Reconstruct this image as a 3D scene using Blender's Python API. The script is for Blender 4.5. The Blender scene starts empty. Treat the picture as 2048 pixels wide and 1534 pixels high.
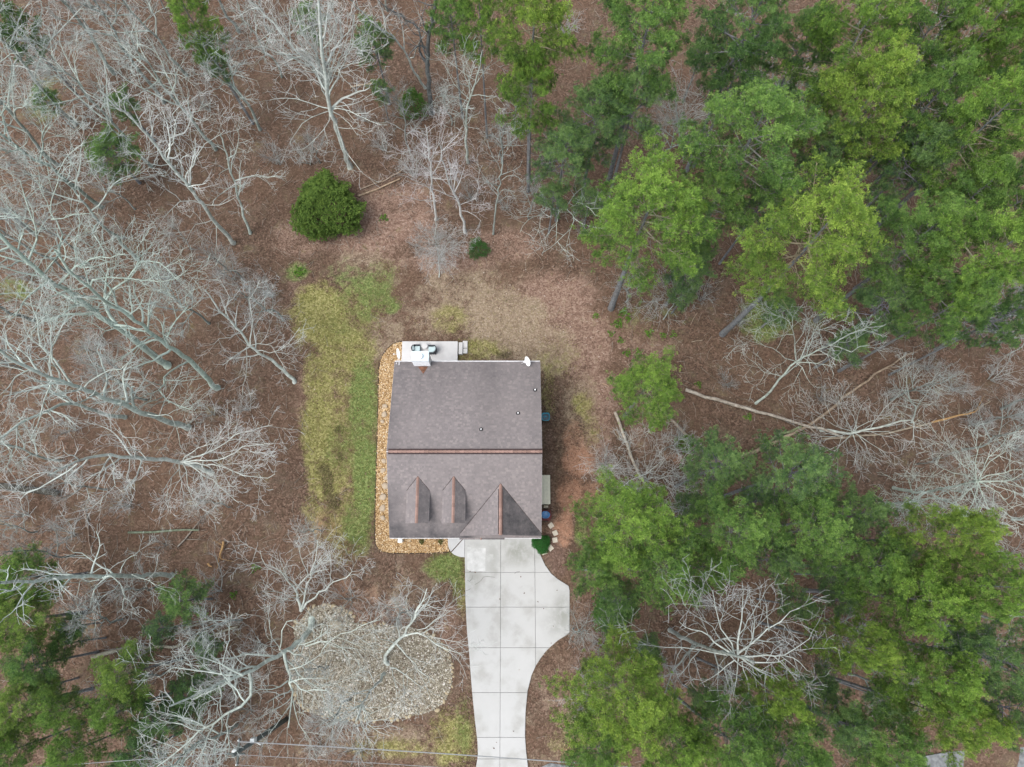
import bpy, math, random
import numpy as np
from mathutils import Vector, Matrix

# ------------------------------------------------------------------ camera, light, exposure
scene = bpy.context.scene
COL = scene.collection
H = 55.0
TH = math.radians(14.53)
F = 1400.0                       # focal length in pixels of the 2048 wide photograph
cam_d = bpy.data.cameras.new("camera")
cam_d.sensor_width = 36.0
cam_d.lens = F / 2048 * 36.0
cam_d.clip_start = 0.5
cam_d.clip_end = 6000
cam = bpy.data.objects.new("camera", cam_d)
cam.location = (0, 0, H)
cam.rotation_euler = (TH, 0, 0)
COL.objects.link(cam)
scene.camera = cam

SUN_EL, SUN_AZ = 64.0, 236.0      # degrees; azimuth clockwise from north (+Y)
world = bpy.data.worlds.new("World")
scene.world = world
world.use_nodes = True
wn = world.node_tree
bg = wn.nodes["Background"]
sky = wn.nodes.new("ShaderNodeTexSky")
sky.sky_type = 'NISHITA'
sky.sun_disc = False
sky.sun_elevation = math.radians(SUN_EL)
sky.sun_rotation = math.radians(SUN_AZ)
sky.air_density = 1.0
sky.dust_density = 3.5
sky.ozone_density = 1.0
hs = wn.nodes.new("ShaderNodeHueSaturation")      # thin high overcast: paler than a clear sky
hs.inputs["Saturation"].default_value = 0.38
wn.links.new(sky.outputs[0], hs.inputs["Color"])
wn.links.new(hs.outputs[0], bg.inputs[0])
bg.inputs[1].default_value = 0.15
sl = bpy.data.lights.new("sun", 'SUN')
sl.energy = 0.85
sl.angle = math.radians(38)
sl.color = (1.0, 0.93, 0.84)
sun = bpy.data.objects.new("sun", sl)
az = math.radians(SUN_AZ); el = math.radians(SUN_EL)
sd = Vector((math.sin(az) * math.cos(el), math.cos(az) * math.cos(el), math.sin(el)))
sun.rotation_euler = sd.to_track_quat('Z', 'Y').to_euler()
sun.location = sd * 200
COL.objects.link(sun)
vs = scene.view_settings
vs.view_transform = 'Standard'
vs.look = 'None'
vs.exposure = 1.12
vs.gamma = 1.0
vs.use_curve_mapping = False

# ------------------------------------------------------------------ helpers
rng = np.random.default_rng(7)
random.seed(7)
CT, ST = math.cos(TH), math.sin(TH)

def P(u, v, z=0.0):
    """world point at height z seen at photograph pixel (u, v)"""
    a = (u - 1024) / F; b = (767 - v) / F
    d = (a, ST + b * CT, -CT + b * ST)
    t = (z - H) / d[2]
    return Vector((d[0] * t, d[1] * t, z))

def pix(x, y, z):
    """pixel coordinates of world points (numpy friendly)"""
    dz = z - H
    depth = y * ST - dz * CT
    up = y * CT + dz * ST
    return 1024 + F * x / depth, 767 - F * up / depth

def tag(o, label=None, cat=None, group=None, kind=None):
    if label: o['label'] = label
    if cat: o['category'] = cat
    if group: o['group'] = group
    if kind: o['kind'] = kind
    return o

def empty(name, loc=(0, 0, 0), rz=0.0, label=None, cat=None, group=None, kind=None):
    o = bpy.data.objects.new(name, None)
    o.empty_display_size = 0.3
    o.location = loc
    o.rotation_euler = (0, 0, rz)
    COL.objects.link(o)
    return tag(o, label, cat, group, kind)

def npmesh(name, verts, faces_sizes, loops, mat=None, smooth=False, attrs=None, facemat=None, mats=None):
    me = bpy.data.meshes.new(name)
    verts = np.asarray(verts, dtype=np.float32)
    me.vertices.add(len(verts)); me.vertices.foreach_set("co", verts.ravel())
    loops = np.asarray(loops, dtype=np.int32).ravel()
    me.loops.add(len(loops)); me.loops.foreach_set("vertex_index", loops)
    sizes = np.asarray(faces_sizes, dtype=np.int32)
    starts = np.concatenate(([0], np.cumsum(sizes)[:-1])).astype(np.int32)
    me.polygons.add(len(sizes)); me.polygons.foreach_set("loop_start", starts)
    try: me.polygons.foreach_set("loop_total", sizes)
    except Exception: pass
    if mats:
        for m in mats: me.materials.append(m)
    elif mat: me.materials.append(mat)
    if facemat is not None: me.polygons.foreach_set("material_index", np.asarray(facemat, dtype=np.int32))
    me.update(calc_edges=True)
    me.polygons.foreach_set("use_smooth", np.full(len(sizes), smooth))
    if attrs:
        for k, a in attrs.items():
            a = np.asarray(a, dtype=np.float32)
            if a.ndim == 1:
                at = me.attributes.new(k, 'FLOAT', 'POINT'); at.data.foreach_set("value", a)
            else:
                at = me.attributes.new(k, 'FLOAT_COLOR', 'POINT'); at.data.foreach_set("color", a.ravel())
    return me

def mobj(name, me, parent=None, loc=None, label=None, cat=None, group=None, kind=None):
    o = bpy.data.objects.new(name, me)
    COL.objects.link(o)
    if parent is not None: o.parent = parent
    if loc is not None: o.location = loc
    return tag(o, label, cat, group, kind)

class MB:
    """collects polygons into one mesh"""
    def __init__(s): s.v = []; s.f = []; s.sm = []
    def poly(s, pts):
        n = len(s.v); s.v += [tuple(p) for p in pts]; s.f.append(list(range(n, n + len(pts)))); return s
    def add(s, vs_, fs):
        n = len(s.v); s.v += [tuple(p) for p in vs_]; s.f += [[i + n for i in f] for f in fs]; return s
    def box(s, c, size, rz=0.0, taper=1.0):
        cx, cy, cz = c; sx, sy, sz = [k / 2 for k in size]
        ca, sa = math.cos(rz), math.sin(rz)
        vv = []
        for z, t in ((-sz, 1.0), (sz, taper)):
            for x, y in ((-sx, -sy), (sx, -sy), (sx, sy), (-sx, sy)):
                x *= t; y *= t
                vv.append((cx + x * ca - y * sa, cy + x * sa + y * ca, cz + z))
        return s.add(vv, [[3, 2, 1, 0], [4, 5, 6, 7], [0, 1, 5, 4], [1, 2, 6, 5], [2, 3, 7, 6], [3, 0, 4, 7]])
    def slab(s, pts, z0, z1, bev=0.0):
        """vertical prism over polygon pts (list of xy), optional bevel on top"""
        pts = [Vector((p[0], p[1])) for p in pts]
        a = sum(pts[i].x * pts[(i + 1) % len(pts)].y - pts[(i + 1) % len(pts)].x * pts[i].y for i in range(len(pts)))
        if a < 0: pts = pts[::-1]
        n = len(pts)
        rings = [[(p.x, p.y, z0) for p in pts], [(p.x, p.y, z1 - bev) for p in pts]]
        if bev:
            ins = []
            for i in range(n):
                a_, b_, c_ = pts[i - 1], pts[i], pts[(i + 1) % n]
                d1 = (b_ - a_); d2 = (c_ - b_)
                n1 = Vector((-d1.y, d1.x)).normalized() if d1.length > 1e-6 else Vector((0, 0))
                n2 = Vector((-d2.y, d2.x)).normalized() if d2.length > 1e-6 else Vector((0, 0))
                m = (n1 + n2)
                m = m / max(0.5, m.length_squared / 2) if m.length > 1e-6 else m
                q = b_ + m * bev
                ins.append((q.x, q.y, z1))
            rings.append(ins)
        vv = [p for r in rings for p in r]; ff = []
        for k in range(len(rings) - 1):
            for i in range(n):
                j = (i + 1) % n
                ff.append([k * n + i, k * n + j, (k + 1) * n + j, (k + 1) * n + i])
        ff.append([(len(rings) - 1) * n + i for i in range(n)])
        ff.append([i for i in range(n)][::-1])
        return s.add(vv, ff)
    def lathe(s, c, prof, seg=16, axis='z'):
        cx, cy, cz = c; vv = []; ff = []
        for r, z in prof:
            for k in range(seg):
                a = 2 * math.pi * k / seg
                vv.append((cx + r * math.cos(a), cy + r * math.sin(a), cz + z))
        m = len(prof)
        for j in range(m - 1):
            for k in range(seg):
                k2 = (k + 1) % seg
                ff.append([j * seg + k, j * seg + k2, (j + 1) * seg + k2, (j + 1) * seg + k])
        ff.append([(m - 1) * seg + k for k in range(seg)]); ff.append([k for k in range(seg)][::-1])
        return s.add(vv, ff)
    def tube(s, pts, r, seg=6):
        pts = [Vector(p) for p in pts]; n = len(pts)
        rr = r if isinstance(r, (list, tuple)) else [r] * n
        vv = []
        for i, p in enumerate(pts):
            t = (pts[min(i + 1, n - 1)] - pts[max(i - 1, 0)]).normalized()
            up = Vector((0, 0, 1)) if abs(t.z) < 0.9 else Vector((1, 0, 0))
            a = t.cross(up).normalized(); b = t.cross(a).normalized()
            for k in range(seg):
                w = 2 * math.pi * k / seg
                vv.append(tuple(p + (a * math.cos(w) + b * math.sin(w)) * rr[i]))
        ff = []
        for i in range(n - 1):
            for k in range(seg):
                k2 = (k + 1) % seg
                ff.append([i * seg + k, (i + 1) * seg + k, (i + 1) * seg + k2, i * seg + k2])
        ff.append([k for k in range(seg)]); ff.append([(n - 1) * seg + k for k in range(seg)][::-1])
        return s.add(vv, ff)
    def mesh(s, name, mat, smooth=False):
        me = bpy.data.meshes.new(name)
        me.from_pydata(s.v, [], s.f); me.materials.append(mat)
        if smooth:
            me.polygons.foreach_set("use_smooth", np.full(len(me.polygons), True))
        me.update()
        return me
    def build(s, name, mat, parent=None, smooth=False, **k):
        return mobj(name, s.mesh(name, mat, smooth), parent, **k)

def copy_tree(o, parent=None, kids=None):
    c = o.copy(); COL.objects.link(c); c.parent = parent
    for ch in [x for x in o.children]: copy_tree(ch, c)
    return c

# ------------------------------------------------------------------ materials
def srgb(r, g, b):
    f = lambda c: (c / 255 / 12.92) if c <= 10 else ((c / 255 + 0.055) / 1.055) ** 2.4
    return (f(r), f(g), f(b), 1)

class NT:
    def __init__(s, name, rough=0.9, spec=0.2):
        s.m = bpy.data.materials.new(name); s.m.use_nodes = True
        s.t = s.m.node_tree; s.n = s.t.nodes; s.l = s.t.links
        s.b = s.n["Principled BSDF"]
        s.b.inputs["Roughness"].default_value = rough
        s.b.inputs["Specular IOR Level"].default_value = spec
    def node(s, kind, **k):
        n = s.n.new(kind)
        for a, v in k.items(): setattr(n, a, v)
        return n
    def link(s, a, b): s.l.new(a, b)
    def pos(s):
        g = s.node("ShaderNodeNewGeometry"); return g.outputs["Position"]
    def objc(s):
        g = s.node("ShaderNodeTexCoord"); return g.outputs["Object"]
    def noise(s, vec, scale, detail=4, rough=0.55, out=0):
        n = s.node("ShaderNodeTexNoise"); n.inputs["Scale"].default_value = scale
        n.inputs["Detail"].default_value = detail; n.inputs["Roughness"].default_value = rough
        if vec is not None: s.link(vec, n.inputs["Vector"])
        return n.outputs[out]
    def vor(s, vec, scale, out="Color", feature='F1'):
        n = s.node("ShaderNodeTexVoronoi", feature=feature); n.inputs["Scale"].default_value = scale
        if vec is not None: s.link(vec, n.inputs["Vector"])
        return n.outputs[out]
    def ramp(s, fac, stops, interp='LINEAR'):
        n = s.node("ShaderNodeValToRGB"); n.color_ramp.interpolation = interp
        e = n.color_ramp.elements
        while len(e) < len(stops): e.new(0.5)
        for i, (p, c) in enumerate(stops):
            e[i].position = p; e[i].color = c if len(c) == 4 else (*c, 1)
        if fac is not None: s.link(fac, n.inputs[0])
        return n.outputs[0]
    def mix(s, fac, a, b, blend='MIX'):
        n = s.node("ShaderNodeMix", data_type='RGBA', blend_type=blend)
        for i, x in ((0, fac), (6, a), (7, b)):
            if isinstance(x, (int, float)): n.inputs[i].default_value = x
            elif isinstance(x, tuple): n.inputs[i].default_value = x
            else: s.link(x, n.inputs[i])
        return n.outputs[2]
    def math(s, op, a, b=0.5, c=None, clamp=False):
        n = s.node("ShaderNodeMath", operation=op, use_clamp=clamp)
        for i, x in enumerate((a, b) if c is None else (a, b, c)):
            if isinstance(x, (int, float)): n.inputs[i].default_value = x
            else: s.link(x, n.inputs[i])
        return n.outputs[0]
    def attr(s, name, out="Fac", typ='GEOMETRY'):
        n = s.node("ShaderNodeAttribute", attribute_type=typ, attribute_name=name); return n.outputs[out]
    def island(s):
        g = s.node("ShaderNodeNewGeometry"); return g.outputs["Random Per Island"]
    def ocolor(s):
        g = s.node("ShaderNodeObjectInfo"); return g.outputs["Color"]
    def bump(s, h, strength=0.3, dist=0.02):
        n = s.node("ShaderNodeBump"); n.inputs["Strength"].default_value = strength
        n.inputs["Distance"].default_value = dist; s.link(h, n.inputs["Height"])
        s.link(n.outputs[0], s.b.inputs["Normal"])
    def color(s, c):
        if isinstance(c, tuple): s.b.inputs["Base Color"].default_value = c
        else: s.link(c, s.b.inputs["Base Color"])
        return s

def mat_simple(name, col, rough=0.6, spec=0.3, var=0.12, scale=6.0, metal=0.0):
    t = NT(name, rough, spec)
    n = t.noise(t.pos(), scale, 5)
    c2 = tuple(x * (1 - var * 2) for x in col[:3]) + (1,)
    c1 = tuple(min(1, x * (1 + var)) for x in col[:3]) + (1,)
    t.color(t.ramp(n, [(0.3, c2), (0.7, c1)]))
    t.b.inputs["Metallic"].default_value = metal
    return t.m

def mat_concrete(name, base, stain):
    t = NT(name, 0.85, 0.2)
    p = t.pos()
    big = t.noise(p, 0.55, 5, 0.6)
    med = t.noise(p, 3.0, 6, 0.6)
    fine = t.noise(p, 60, 3)
    c = t.ramp(big, [(0.36, stain), (0.5, base), (0.75, tuple(min(1, x * 1.06) for x in base[:3]) + (1,))])
    c = t.mix(t.math('MULTIPLY', med, 0.16), c, (0.25, 0.25, 0.22, 1))
    c = t.mix(t.math('MULTIPLY', fine, 0.18), c, (0.34, 0.34, 0.34, 1))
    c = t.mix(0.6, c, t.mix(1.0, c, t.ramp(t.island(), [(0, (0.93, 0.93, 0.92, 1)), (1, (1, 1, 1, 1))]), 'MULTIPLY'))
    return t, c

def m_driveway():
    t, c = mat_concrete("driveway concrete", (0.410, 0.418, 0.420, 1), (0.335, 0.34, 0.33, 1))
    # oil and water stains near the garage
    a = t.attr("stain")
    n = t.noise(t.pos(), 1.6, 6, 0.65)
    s = t.math('MULTIPLY', a, t.ramp(n, [(0.30, (0.1, 0.1, 0.1, 1)), (0.54, (1, 1, 1, 1))]), clamp=True)
    c = t.mix(t.math('MULTIPLY', s, 0.95), c, (0.19, 0.20, 0.175, 1))
    t.color(c); t.bump(t.noise(t.pos(), 90, 3), 0.2, 0.004)
    return t.m

M = {}
M['driveway'] = m_driveway()
_t, _c = mat_concrete("walk concrete", (0.45, 0.46, 0.475, 1), (0.40, 0.41, 0.42, 1)); _t.color(_c); M['walk'] = _t.m
_t, _c = mat_concrete("patio concrete", (0.53, 0.53, 0.54, 1), (0.47, 0.47, 0.48, 1)); _t.color(_c); M['patio'] = _t.m
M['joint'] = mat_simple("joint filler", (0.20, 0.20, 0.195, 1), 0.95, 0.1)
M['white'] = mat_simple("white painted trim", (0.72, 0.73, 0.75, 1), 0.5, 0.3, 0.05)
M['dish'] = mat_simple("dish paint", (0.70, 0.74, 0.74, 1), 0.4, 0.4, 0.04)
M['galv'] = mat_simple("pale blue grey sheet metal", (0.50, 0.59, 0.64, 1), 0.55, 0.4, 0.06, 1.5)
M['siding'] = mat_simple("pale siding", (0.55, 0.57, 0.60, 1), 0.7, 0.2, 0.05)
M['black'] = mat_simple("dark plastic", (0.02, 0.021, 0.024, 1), 0.5, 0.4)
M['wicker'] = mat_simple("dark wicker", (0.035, 0.04, 0.05, 1), 0.7, 0.3, 0.3, 30)
M['cushion'] = mat_simple("pale blue cushion", (0.42, 0.52, 0.54, 1), 0.9, 0.1, 0.06)
M['cream'] = mat_simple("cream boards", (0.70, 0.69, 0.57, 1), 0.7, 0.2, 0.05)
M['blue'] = mat_simple("blue plastic", (0.07, 0.20, 0.42, 1), 0.35, 0.5, 0.1)
M['teal'] = mat_simple("teal plastic", (0.02, 0.26, 0.38, 1), 0.35, 0.5, 0.1)
M['tealdark'] = mat_simple("dark water in tub", (0.01, 0.05, 0.08, 1), 0.15, 0.5, 0.3)
M['red'] = mat_simple("dull red paint", (0.14, 0.018, 0.02, 1), 0.45, 0.5, 0.2)
M['paver'] = mat_simple("beige paver", (0.50, 0.46, 0.39, 1), 0.9, 0.1, 0.12, 12)
M['rust'] = mat_simple("rusty flashing", (0.17, 0.085, 0.055, 1), 0.8, 0.2, 0.3, 9)
M['edging'] = mat_simple("dark edging", (0.035, 0.03, 0.028, 1), 0.9, 0.1)
M['polewood'] = mat_simple("grey treated pole", (0.10, 0.115, 0.11, 1), 0.9, 0.1, 0.3, 12)
M['wire'] = mat_simple("aluminium wire", (0.27, 0.285, 0.295, 1), 0.5, 0.3, 0.05)
M['tank'] = mat_simple("transformer paint", (0.52, 0.56, 0.56, 1), 0.45, 0.4, 0.06)
M['glass'] = mat_simple("window glass", (0.03, 0.04, 0.05, 1), 0.08, 0.5)
M['asphalt'] = mat_simple("old asphalt", (0.17, 0.18, 0.185, 1), 0.95, 0.1, 0.2, 4)

def m_shingle():
    t = NT("shingles", 0.95, 0.12)
    isl = t.island()
    p = t.pos()
    base = t.ramp(isl, [(0.0, (0.160, 0.147, 0.149, 1)), (0.45, (0.178, 0.163, 0.165, 1)), (0.8, (0.192, 0.175, 0.176, 1)), (1.0, (0.225, 0.203, 0.200, 1))])
    gran = t.noise(p, 45, 3, 0.7)
    c = t.mix(0.75, base, t.mix(1.0, base, t.ramp(gran, [(0.3, (0.62, 0.62, 0.64, 1)), (0.7, (1.3, 1.28, 1.26, 1))]), 'MULTIPLY'))
    # algae streaks running down the slope (stretched along y)
    mp = t.node("ShaderNodeMapping"); mp.inputs["Scale"].default_value = (1.0, 0.16, 1.0); t.link(p, mp.inputs[0])
    st = t.noise(mp.outputs[0], 0.9, 5, 0.6)
    c = t.mix(t.ramp(st, [(0.46, (0, 0, 0, 1)), (0.8, (0.3, 0.3, 0.3, 1))]), c, (0.062, 0.062, 0.066, 1))
    big = t.noise(p, 0.22, 3)
    c = t.mix(t.ramp(big, [(0.4, (0, 0, 0, 1)), (0.7, (0.35, 0.35, 0.35, 1))]), c, (0.195, 0.174, 0.173, 1))
    a = t.attr("algae_shade")
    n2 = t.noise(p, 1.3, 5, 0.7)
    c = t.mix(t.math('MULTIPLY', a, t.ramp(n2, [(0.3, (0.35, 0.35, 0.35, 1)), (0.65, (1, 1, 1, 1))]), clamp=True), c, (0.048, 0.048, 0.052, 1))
    t.color(c); t.bump(gran, 0.5, 0.006)
    return t.m
M['shingle'] = m_shingle()
def m_ridge():
    t = NT("ridge cap shingles", 0.95, 0.12)
    c = t.ramp(t.island(), [(0, (0.195, 0.128, 0.108, 1)), (1, (0.28, 0.185, 0.158, 1))])
    g = t.noise(t.pos(), 40, 3)
    c = t.mix(0.5, c, t.mix(1.0, c, t.ramp(g, [(0.3, (0.6, 0.6, 0.6, 1)), (0.7, (1.3, 1.3, 1.3, 1))]), 'MULTIPLY'))
    t.color(c); return t.m
M['ridge'] = m_ridge()
M['vent'] = mat_simple("ridge vent edge", (0.05, 0.035, 0.035, 1), 0.9, 0.1)

def m_stone(name, stops, moss=0.0):
    t = NT(name, 0.85, 0.2)
    c = t.ramp(t.island(), stops)
    g = t.noise(t.pos(), 25, 3)
    c = t.mix(0.5, c, t.mix(1.0, c, t.ramp(g, [(0.3, (0.7, 0.7, 0.7, 1)), (0.7, (1.2, 1.2, 1.2, 1))]), 'MULTIPLY'))
    t.color(c); return t.m
M['gravel'] = m_stone("tan river gravel", [(0, (0.22, 0.14, 0.07, 1)), (0.35, (0.38, 0.255, 0.13, 1)), (0.7, (0.48, 0.345, 0.19, 1)), (0.9, (0.56, 0.44, 0.28, 1)), (1, (0.62, 0.56, 0.46, 1))])
M['gravelbase'] = mat_simple("sandy ground under gravel", (0.22, 0.135, 0.06, 1), 0.95, 0.1, 0.3, 12)
M['riverstone'] = m_stone("mixed grey river stone", [(0, (0.13, 0.115, 0.085, 1)), (0.3, (0.21, 0.19, 0.145, 1)), (0.6, (0.28, 0.255, 0.20, 1)), (0.85, (0.36, 0.34, 0.28, 1)), (1, (0.58, 0.56, 0.52, 1))])
M['riverbase'] = mat_simple("soil under river stone", (0.17, 0.145, 0.11, 1), 0.95, 0.1, 0.35, 3)
M['edgestone'] = m_stone("tan border stone", [(0, (0.18, 0.14, 0.09, 1)), (0.5, (0.30, 0.25, 0.16, 1)), (1, (0.42, 0.36, 0.27, 1))])
M['flag'] = m_stone("pale flagstone", [(0, (0.30, 0.235, 0.16, 1)), (1, (0.40, 0.34, 0.27, 1))])

def m_bark(name, lo, hi, tipc=None):
    t = NT(name, 0.9, 0.1)
    p = t.pos()
    n = t.noise(p, 3.5, 5, 0.65)
    c = t.ramp(n, [(0.3, lo), (0.65, hi)])
    if tipc:
        a = t.attr("tip")
        c = t.mix(a, c, tipc)
    pt = t.noise(p, .7, 4, .6)
    c = t.mix(t.ramp(pt, [(0.45, (0, 0, 0, 1)), (0.7, (0.45, 0.45, 0.45, 1))]), c, (0.155, 0.135, 0.115, 1))
    c = t.mix(1.0, c, t.ocolor(), 'MULTIPLY')
    t.color(c); t.bump(t.noise(p, 18, 3), 0.4, 0.02)
    return t.m
M['palebark'] = m_bark("pale lichen bark", (0.24, 0.275, 0.25, 1), (0.53, 0.58, 0.55, 1), (0.47, 0.50, 0.50, 1))
M['pinebark'] = m_bark("pine bark", (0.10, 0.11, 0.118, 1), (0.22, 0.235, 0.25, 1))
M['pinelimb'] = m_bark("pine limbs", (0.12, 0.12, 0.11, 1), (0.26, 0.26, 0.24, 1))
M['log'] = m_bark("weathered log", (0.17, 0.14, 0.115, 1), (0.42, 0.39, 0.34, 1))
M['freshwood'] = mat_simple("splintered orange wood", (0.36, 0.23, 0.11, 1), 0.9, 0.1, 0.2, 10)

def m_needle(name):
    """needle foliage: tone varies per tuft, object colour tints the tree"""
    t = NT(name, 0.75, 0.15)
    a = t.attr("tone")
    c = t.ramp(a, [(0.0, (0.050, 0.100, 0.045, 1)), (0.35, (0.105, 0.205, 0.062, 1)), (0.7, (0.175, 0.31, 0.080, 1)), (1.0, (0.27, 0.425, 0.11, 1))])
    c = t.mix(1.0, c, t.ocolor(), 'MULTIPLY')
    t.color(c)
    tr = t.node("ShaderNodeBsdfTranslucent"); t.link(c, tr.inputs[0])
    mx = t.node("ShaderNodeMixShader"); mx.inputs[0].default_value = 0.42
    t.link(t.b.outputs[0], mx.inputs[1]); t.link(tr.outputs[0], mx.inputs[2])
    t.link(mx.outputs[0], t.n["Material Output"].inputs[0])
    return t.m
M['needle'] = m_needle("pine needles")

def m_blade(name, stops):
    t = NT(name, 0.9, 0.1)
    t.color(t.ramp(t.attr("tone"), stops)); return t.m
M['leaf'] = m_blade("dry leaves", [(0, (0.052, 0.033, 0.024, 1)), (0.35, (0.105, 0.062, 0.045, 1)), (0.65, (0.162, 0.100, 0.074, 1)), (0.85, (0.22, 0.165, 0.132, 1)), (1, (0.42, 0.37, 0.32, 1))])
M['grass'] = m_blade("grass blades", [(0, (0.07, 0.10, 0.028, 1)), (0.3, (0.13, 0.185, 0.05, 1)), (0.6, (0.225, 0.225, 0.08, 1)), (1, (0.34, 0.27, 0.16, 1))])

def m_ground():
    t = NT("forest floor and yard", 0.95, 0.08)
    p = t.pos()
    sA = t.node("ShaderNodeSeparateColor"); t.link(t.attr("maskA", "Color"), sA.inputs[0])
    sB = t.node("ShaderNodeSeparateColor"); t.link(t.attr("maskB", "Color"), sB.inputs[0])
    leafv = t.vor(p, 9.0, "Color")
    lv = t.node("ShaderNodeSeparateColor"); t.link(leafv, lv.inputs[0])
    fine = t.noise(p, 14, 5, 0.7)
    med = t.noise(p, 1.7, 6, 0.65)
    big = t.noise(p, 0.16, 4, 0.55)
    coarse = t.noise(p, 0.55, 5, 0.6)
    v = t.math('ADD', t.math('MULTIPLY', lv.outputs[0], 0.45), t.math('MULTIPLY', fine, 0.55))
    litter = t.ramp(v, [(0.18, (0.033, 0.022, 0.016, 1)), (0.38, (0.075, 0.049, 0.036, 1)), (0.56, (0.119, 0.079, 0.058, 1)), (0.72, (0.182, 0.124, 0.094, 1)), (0.88, (0.29, 0.225, 0.185, 1))])
    litter = t.mix(t.ramp(med, [(0.42, (0, 0, 0, 1)), (0.68, (0.6, 0.6, 0.6, 1))]), litter, (0.062, 0.046, 0.031, 1))
    litter = t.mix(t.ramp(coarse, [(0.5, (0, 0, 0, 1)), (0.70, (0.62, 0.62, 0.62, 1))]), litter, (0.125, 0.102, 0.078, 1))
    litter = t.mix(t.ramp(big, [(0.42, (0, 0, 0, 1)), (0.65, (0.45, 0.45, 0.45, 1))]), litter, (0.12, 0.075, 0.05, 1))
    def msk(m, k=1.1, lo=0.22, hi=0.95):
        a = t.math('ADD', m, t.math('MULTIPLY', t.math('SUBTRACT', med, 0.5), k * 1.3))
        a = t.math('ADD', a, t.math('MULTIPLY', t.math('SUBTRACT', coarse, 0.5), 1.5))
        a = t.math('ADD', a, t.math('MULTIPLY', t.math('SUBTRACT', fine, 0.5), 1.1))
        n = t.node("ShaderNodeMapRange", interpolation_type='SMOOTHSTEP'); t.link(a, n.inputs[0])
        n.inputs[1].default_value = lo; n.inputs[2].default_value = hi
        return n.outputs[0]
    pink = t.ramp(v, [(0.2, (0.122, 0.074, 0.056, 1)), (0.5, (0.205, 0.135, 0.105, 1)), (0.8, (0.31, 0.228, 0.185, 1))])
    tan = t.ramp(v, [(0.15, (0.135, 0.105, 0.073, 1)), (0.5, (0.225, 0.176, 0.127, 1)), (0.8, (0.33, 0.27, 0.205, 1))])
    olive = t.ramp(v, [(0.2, (0.085, 0.080, 0.026, 1)), (0.48, (0.195, 0.190, 0.066, 1)), (0.8, (0.36, 0.33, 0.155, 1))])
    green = t.ramp(v, [(0.2, (0.058, 0.076, 0.026, 1)), (0.5, (0.122, 0.168, 0.055, 1)), (0.85, (0.24, 0.275, 0.11, 1))])
    clay = t.ramp(v, [(0.15, (0.20, 0.115, 0.08, 1)), (0.5, (0.30, 0.165, 0.11, 1)), (0.85, (0.38, 0.25, 0.18, 1))])
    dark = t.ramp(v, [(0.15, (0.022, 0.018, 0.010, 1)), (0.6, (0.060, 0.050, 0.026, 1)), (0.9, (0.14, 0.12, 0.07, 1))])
    mulch = t.ramp(v, [(0.15, (0.075, 0.048, 0.038, 1)), (0.6, (0.15, 0.10, 0.08, 1)), (0.92, (0.28, 0.21, 0.175, 1))])
    c = t.mix(msk(sB.outputs[1]), litter, pink)
    c = t.mix(msk(sA.outputs[0]), c, tan)
    c = t.mix(msk(sA.outputs[2]), c, olive)
    c = t.mix(msk(sA.outputs[1]), c, green)
    c = t.mix(msk(sB.outputs[0], 0.9), c, mulch)
    c = t.mix(msk(t.attr("clay"), 0.9), c, clay)
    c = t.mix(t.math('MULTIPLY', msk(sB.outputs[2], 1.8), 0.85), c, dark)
    t.color(c)
    t.bump(v, 0.7, 0.05)
    return t.m
M['ground'] = m_ground()
# ------------------------------------------------------------------ terrain
def inpoly(px, py, poly):
    poly = np.asarray(poly, float); inside = np.zeros(px.shape, bool)
    n = len(poly); j = n - 1
    for i in range(n):
        xi, yi = poly[i]; xj, yj = poly[j]
        c = ((yi > py) != (yj > py)) & (px < (xj - xi) * (py - yi) / (yj - yi + 1e-12) + xi)
        inside ^= c; j = i
    return inside

def smooth2(a, k=2):
    for _ in range(k):
        b = a.copy()
        b[1:-1, 1:-1] = (a[1:-1, 1:-1] * 2 + a[:-2, 1:-1] + a[2:, 1:-1] + a[1:-1, :-2] + a[1:-1, 2:]) / 6
        a = b
    return a

# low frequency relief: the forest floor rolls a little, the yard is level
def relief(x, y):
    r = (np.sin(x * 0.13 + 1.3) * np.cos(y * 0.11 + 0.4) + 0.6 * np.sin(x * 0.31 + y * 0.23) + 0.3 * np.sin(x * 0.9 - y * 0.7)) * 0.16
    d = np.sqrt(((x + 1.5) / 15.0) ** 2 + ((y - 4) / 21.0) ** 2)
    w = np.clip((d - 0.95) / 0.5, 0, 1)
    return r * w * w

def ground_z(x, y):
    return float(relief(np.array(x, float), np.array(y, float)))

core_x = np.arange(-75, 75.01, 0.36); core_y = np.arange(-34, 78.01, 0.36)
def ext(core, n=16, far=2500.0):
    k = np.arange(1, n + 1) / n
    d = 0.5 * (far / 0.5) ** k
    return np.concatenate((core[0] - d[::-1], core, core[-1] + d))
gx, gy = ext(core_x), ext(core_y)
GX, GY = np.meshgrid(gx, gy)
GZ = relief(GX, GY)
GU, GV = pix(GX, np.clip(GY, -40, 90), 0.0)

def blobs(lst):
    m = np.zeros_like(GX)
    for (u, v, ru, rv, w) in lst:
        d = ((GU - u) / ru) ** 2 + ((GV - v) / rv) ** 2
        m = np.maximum(m, w * np.clip(1.35 - d * 0.85, 0, 1))
    return m

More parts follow.
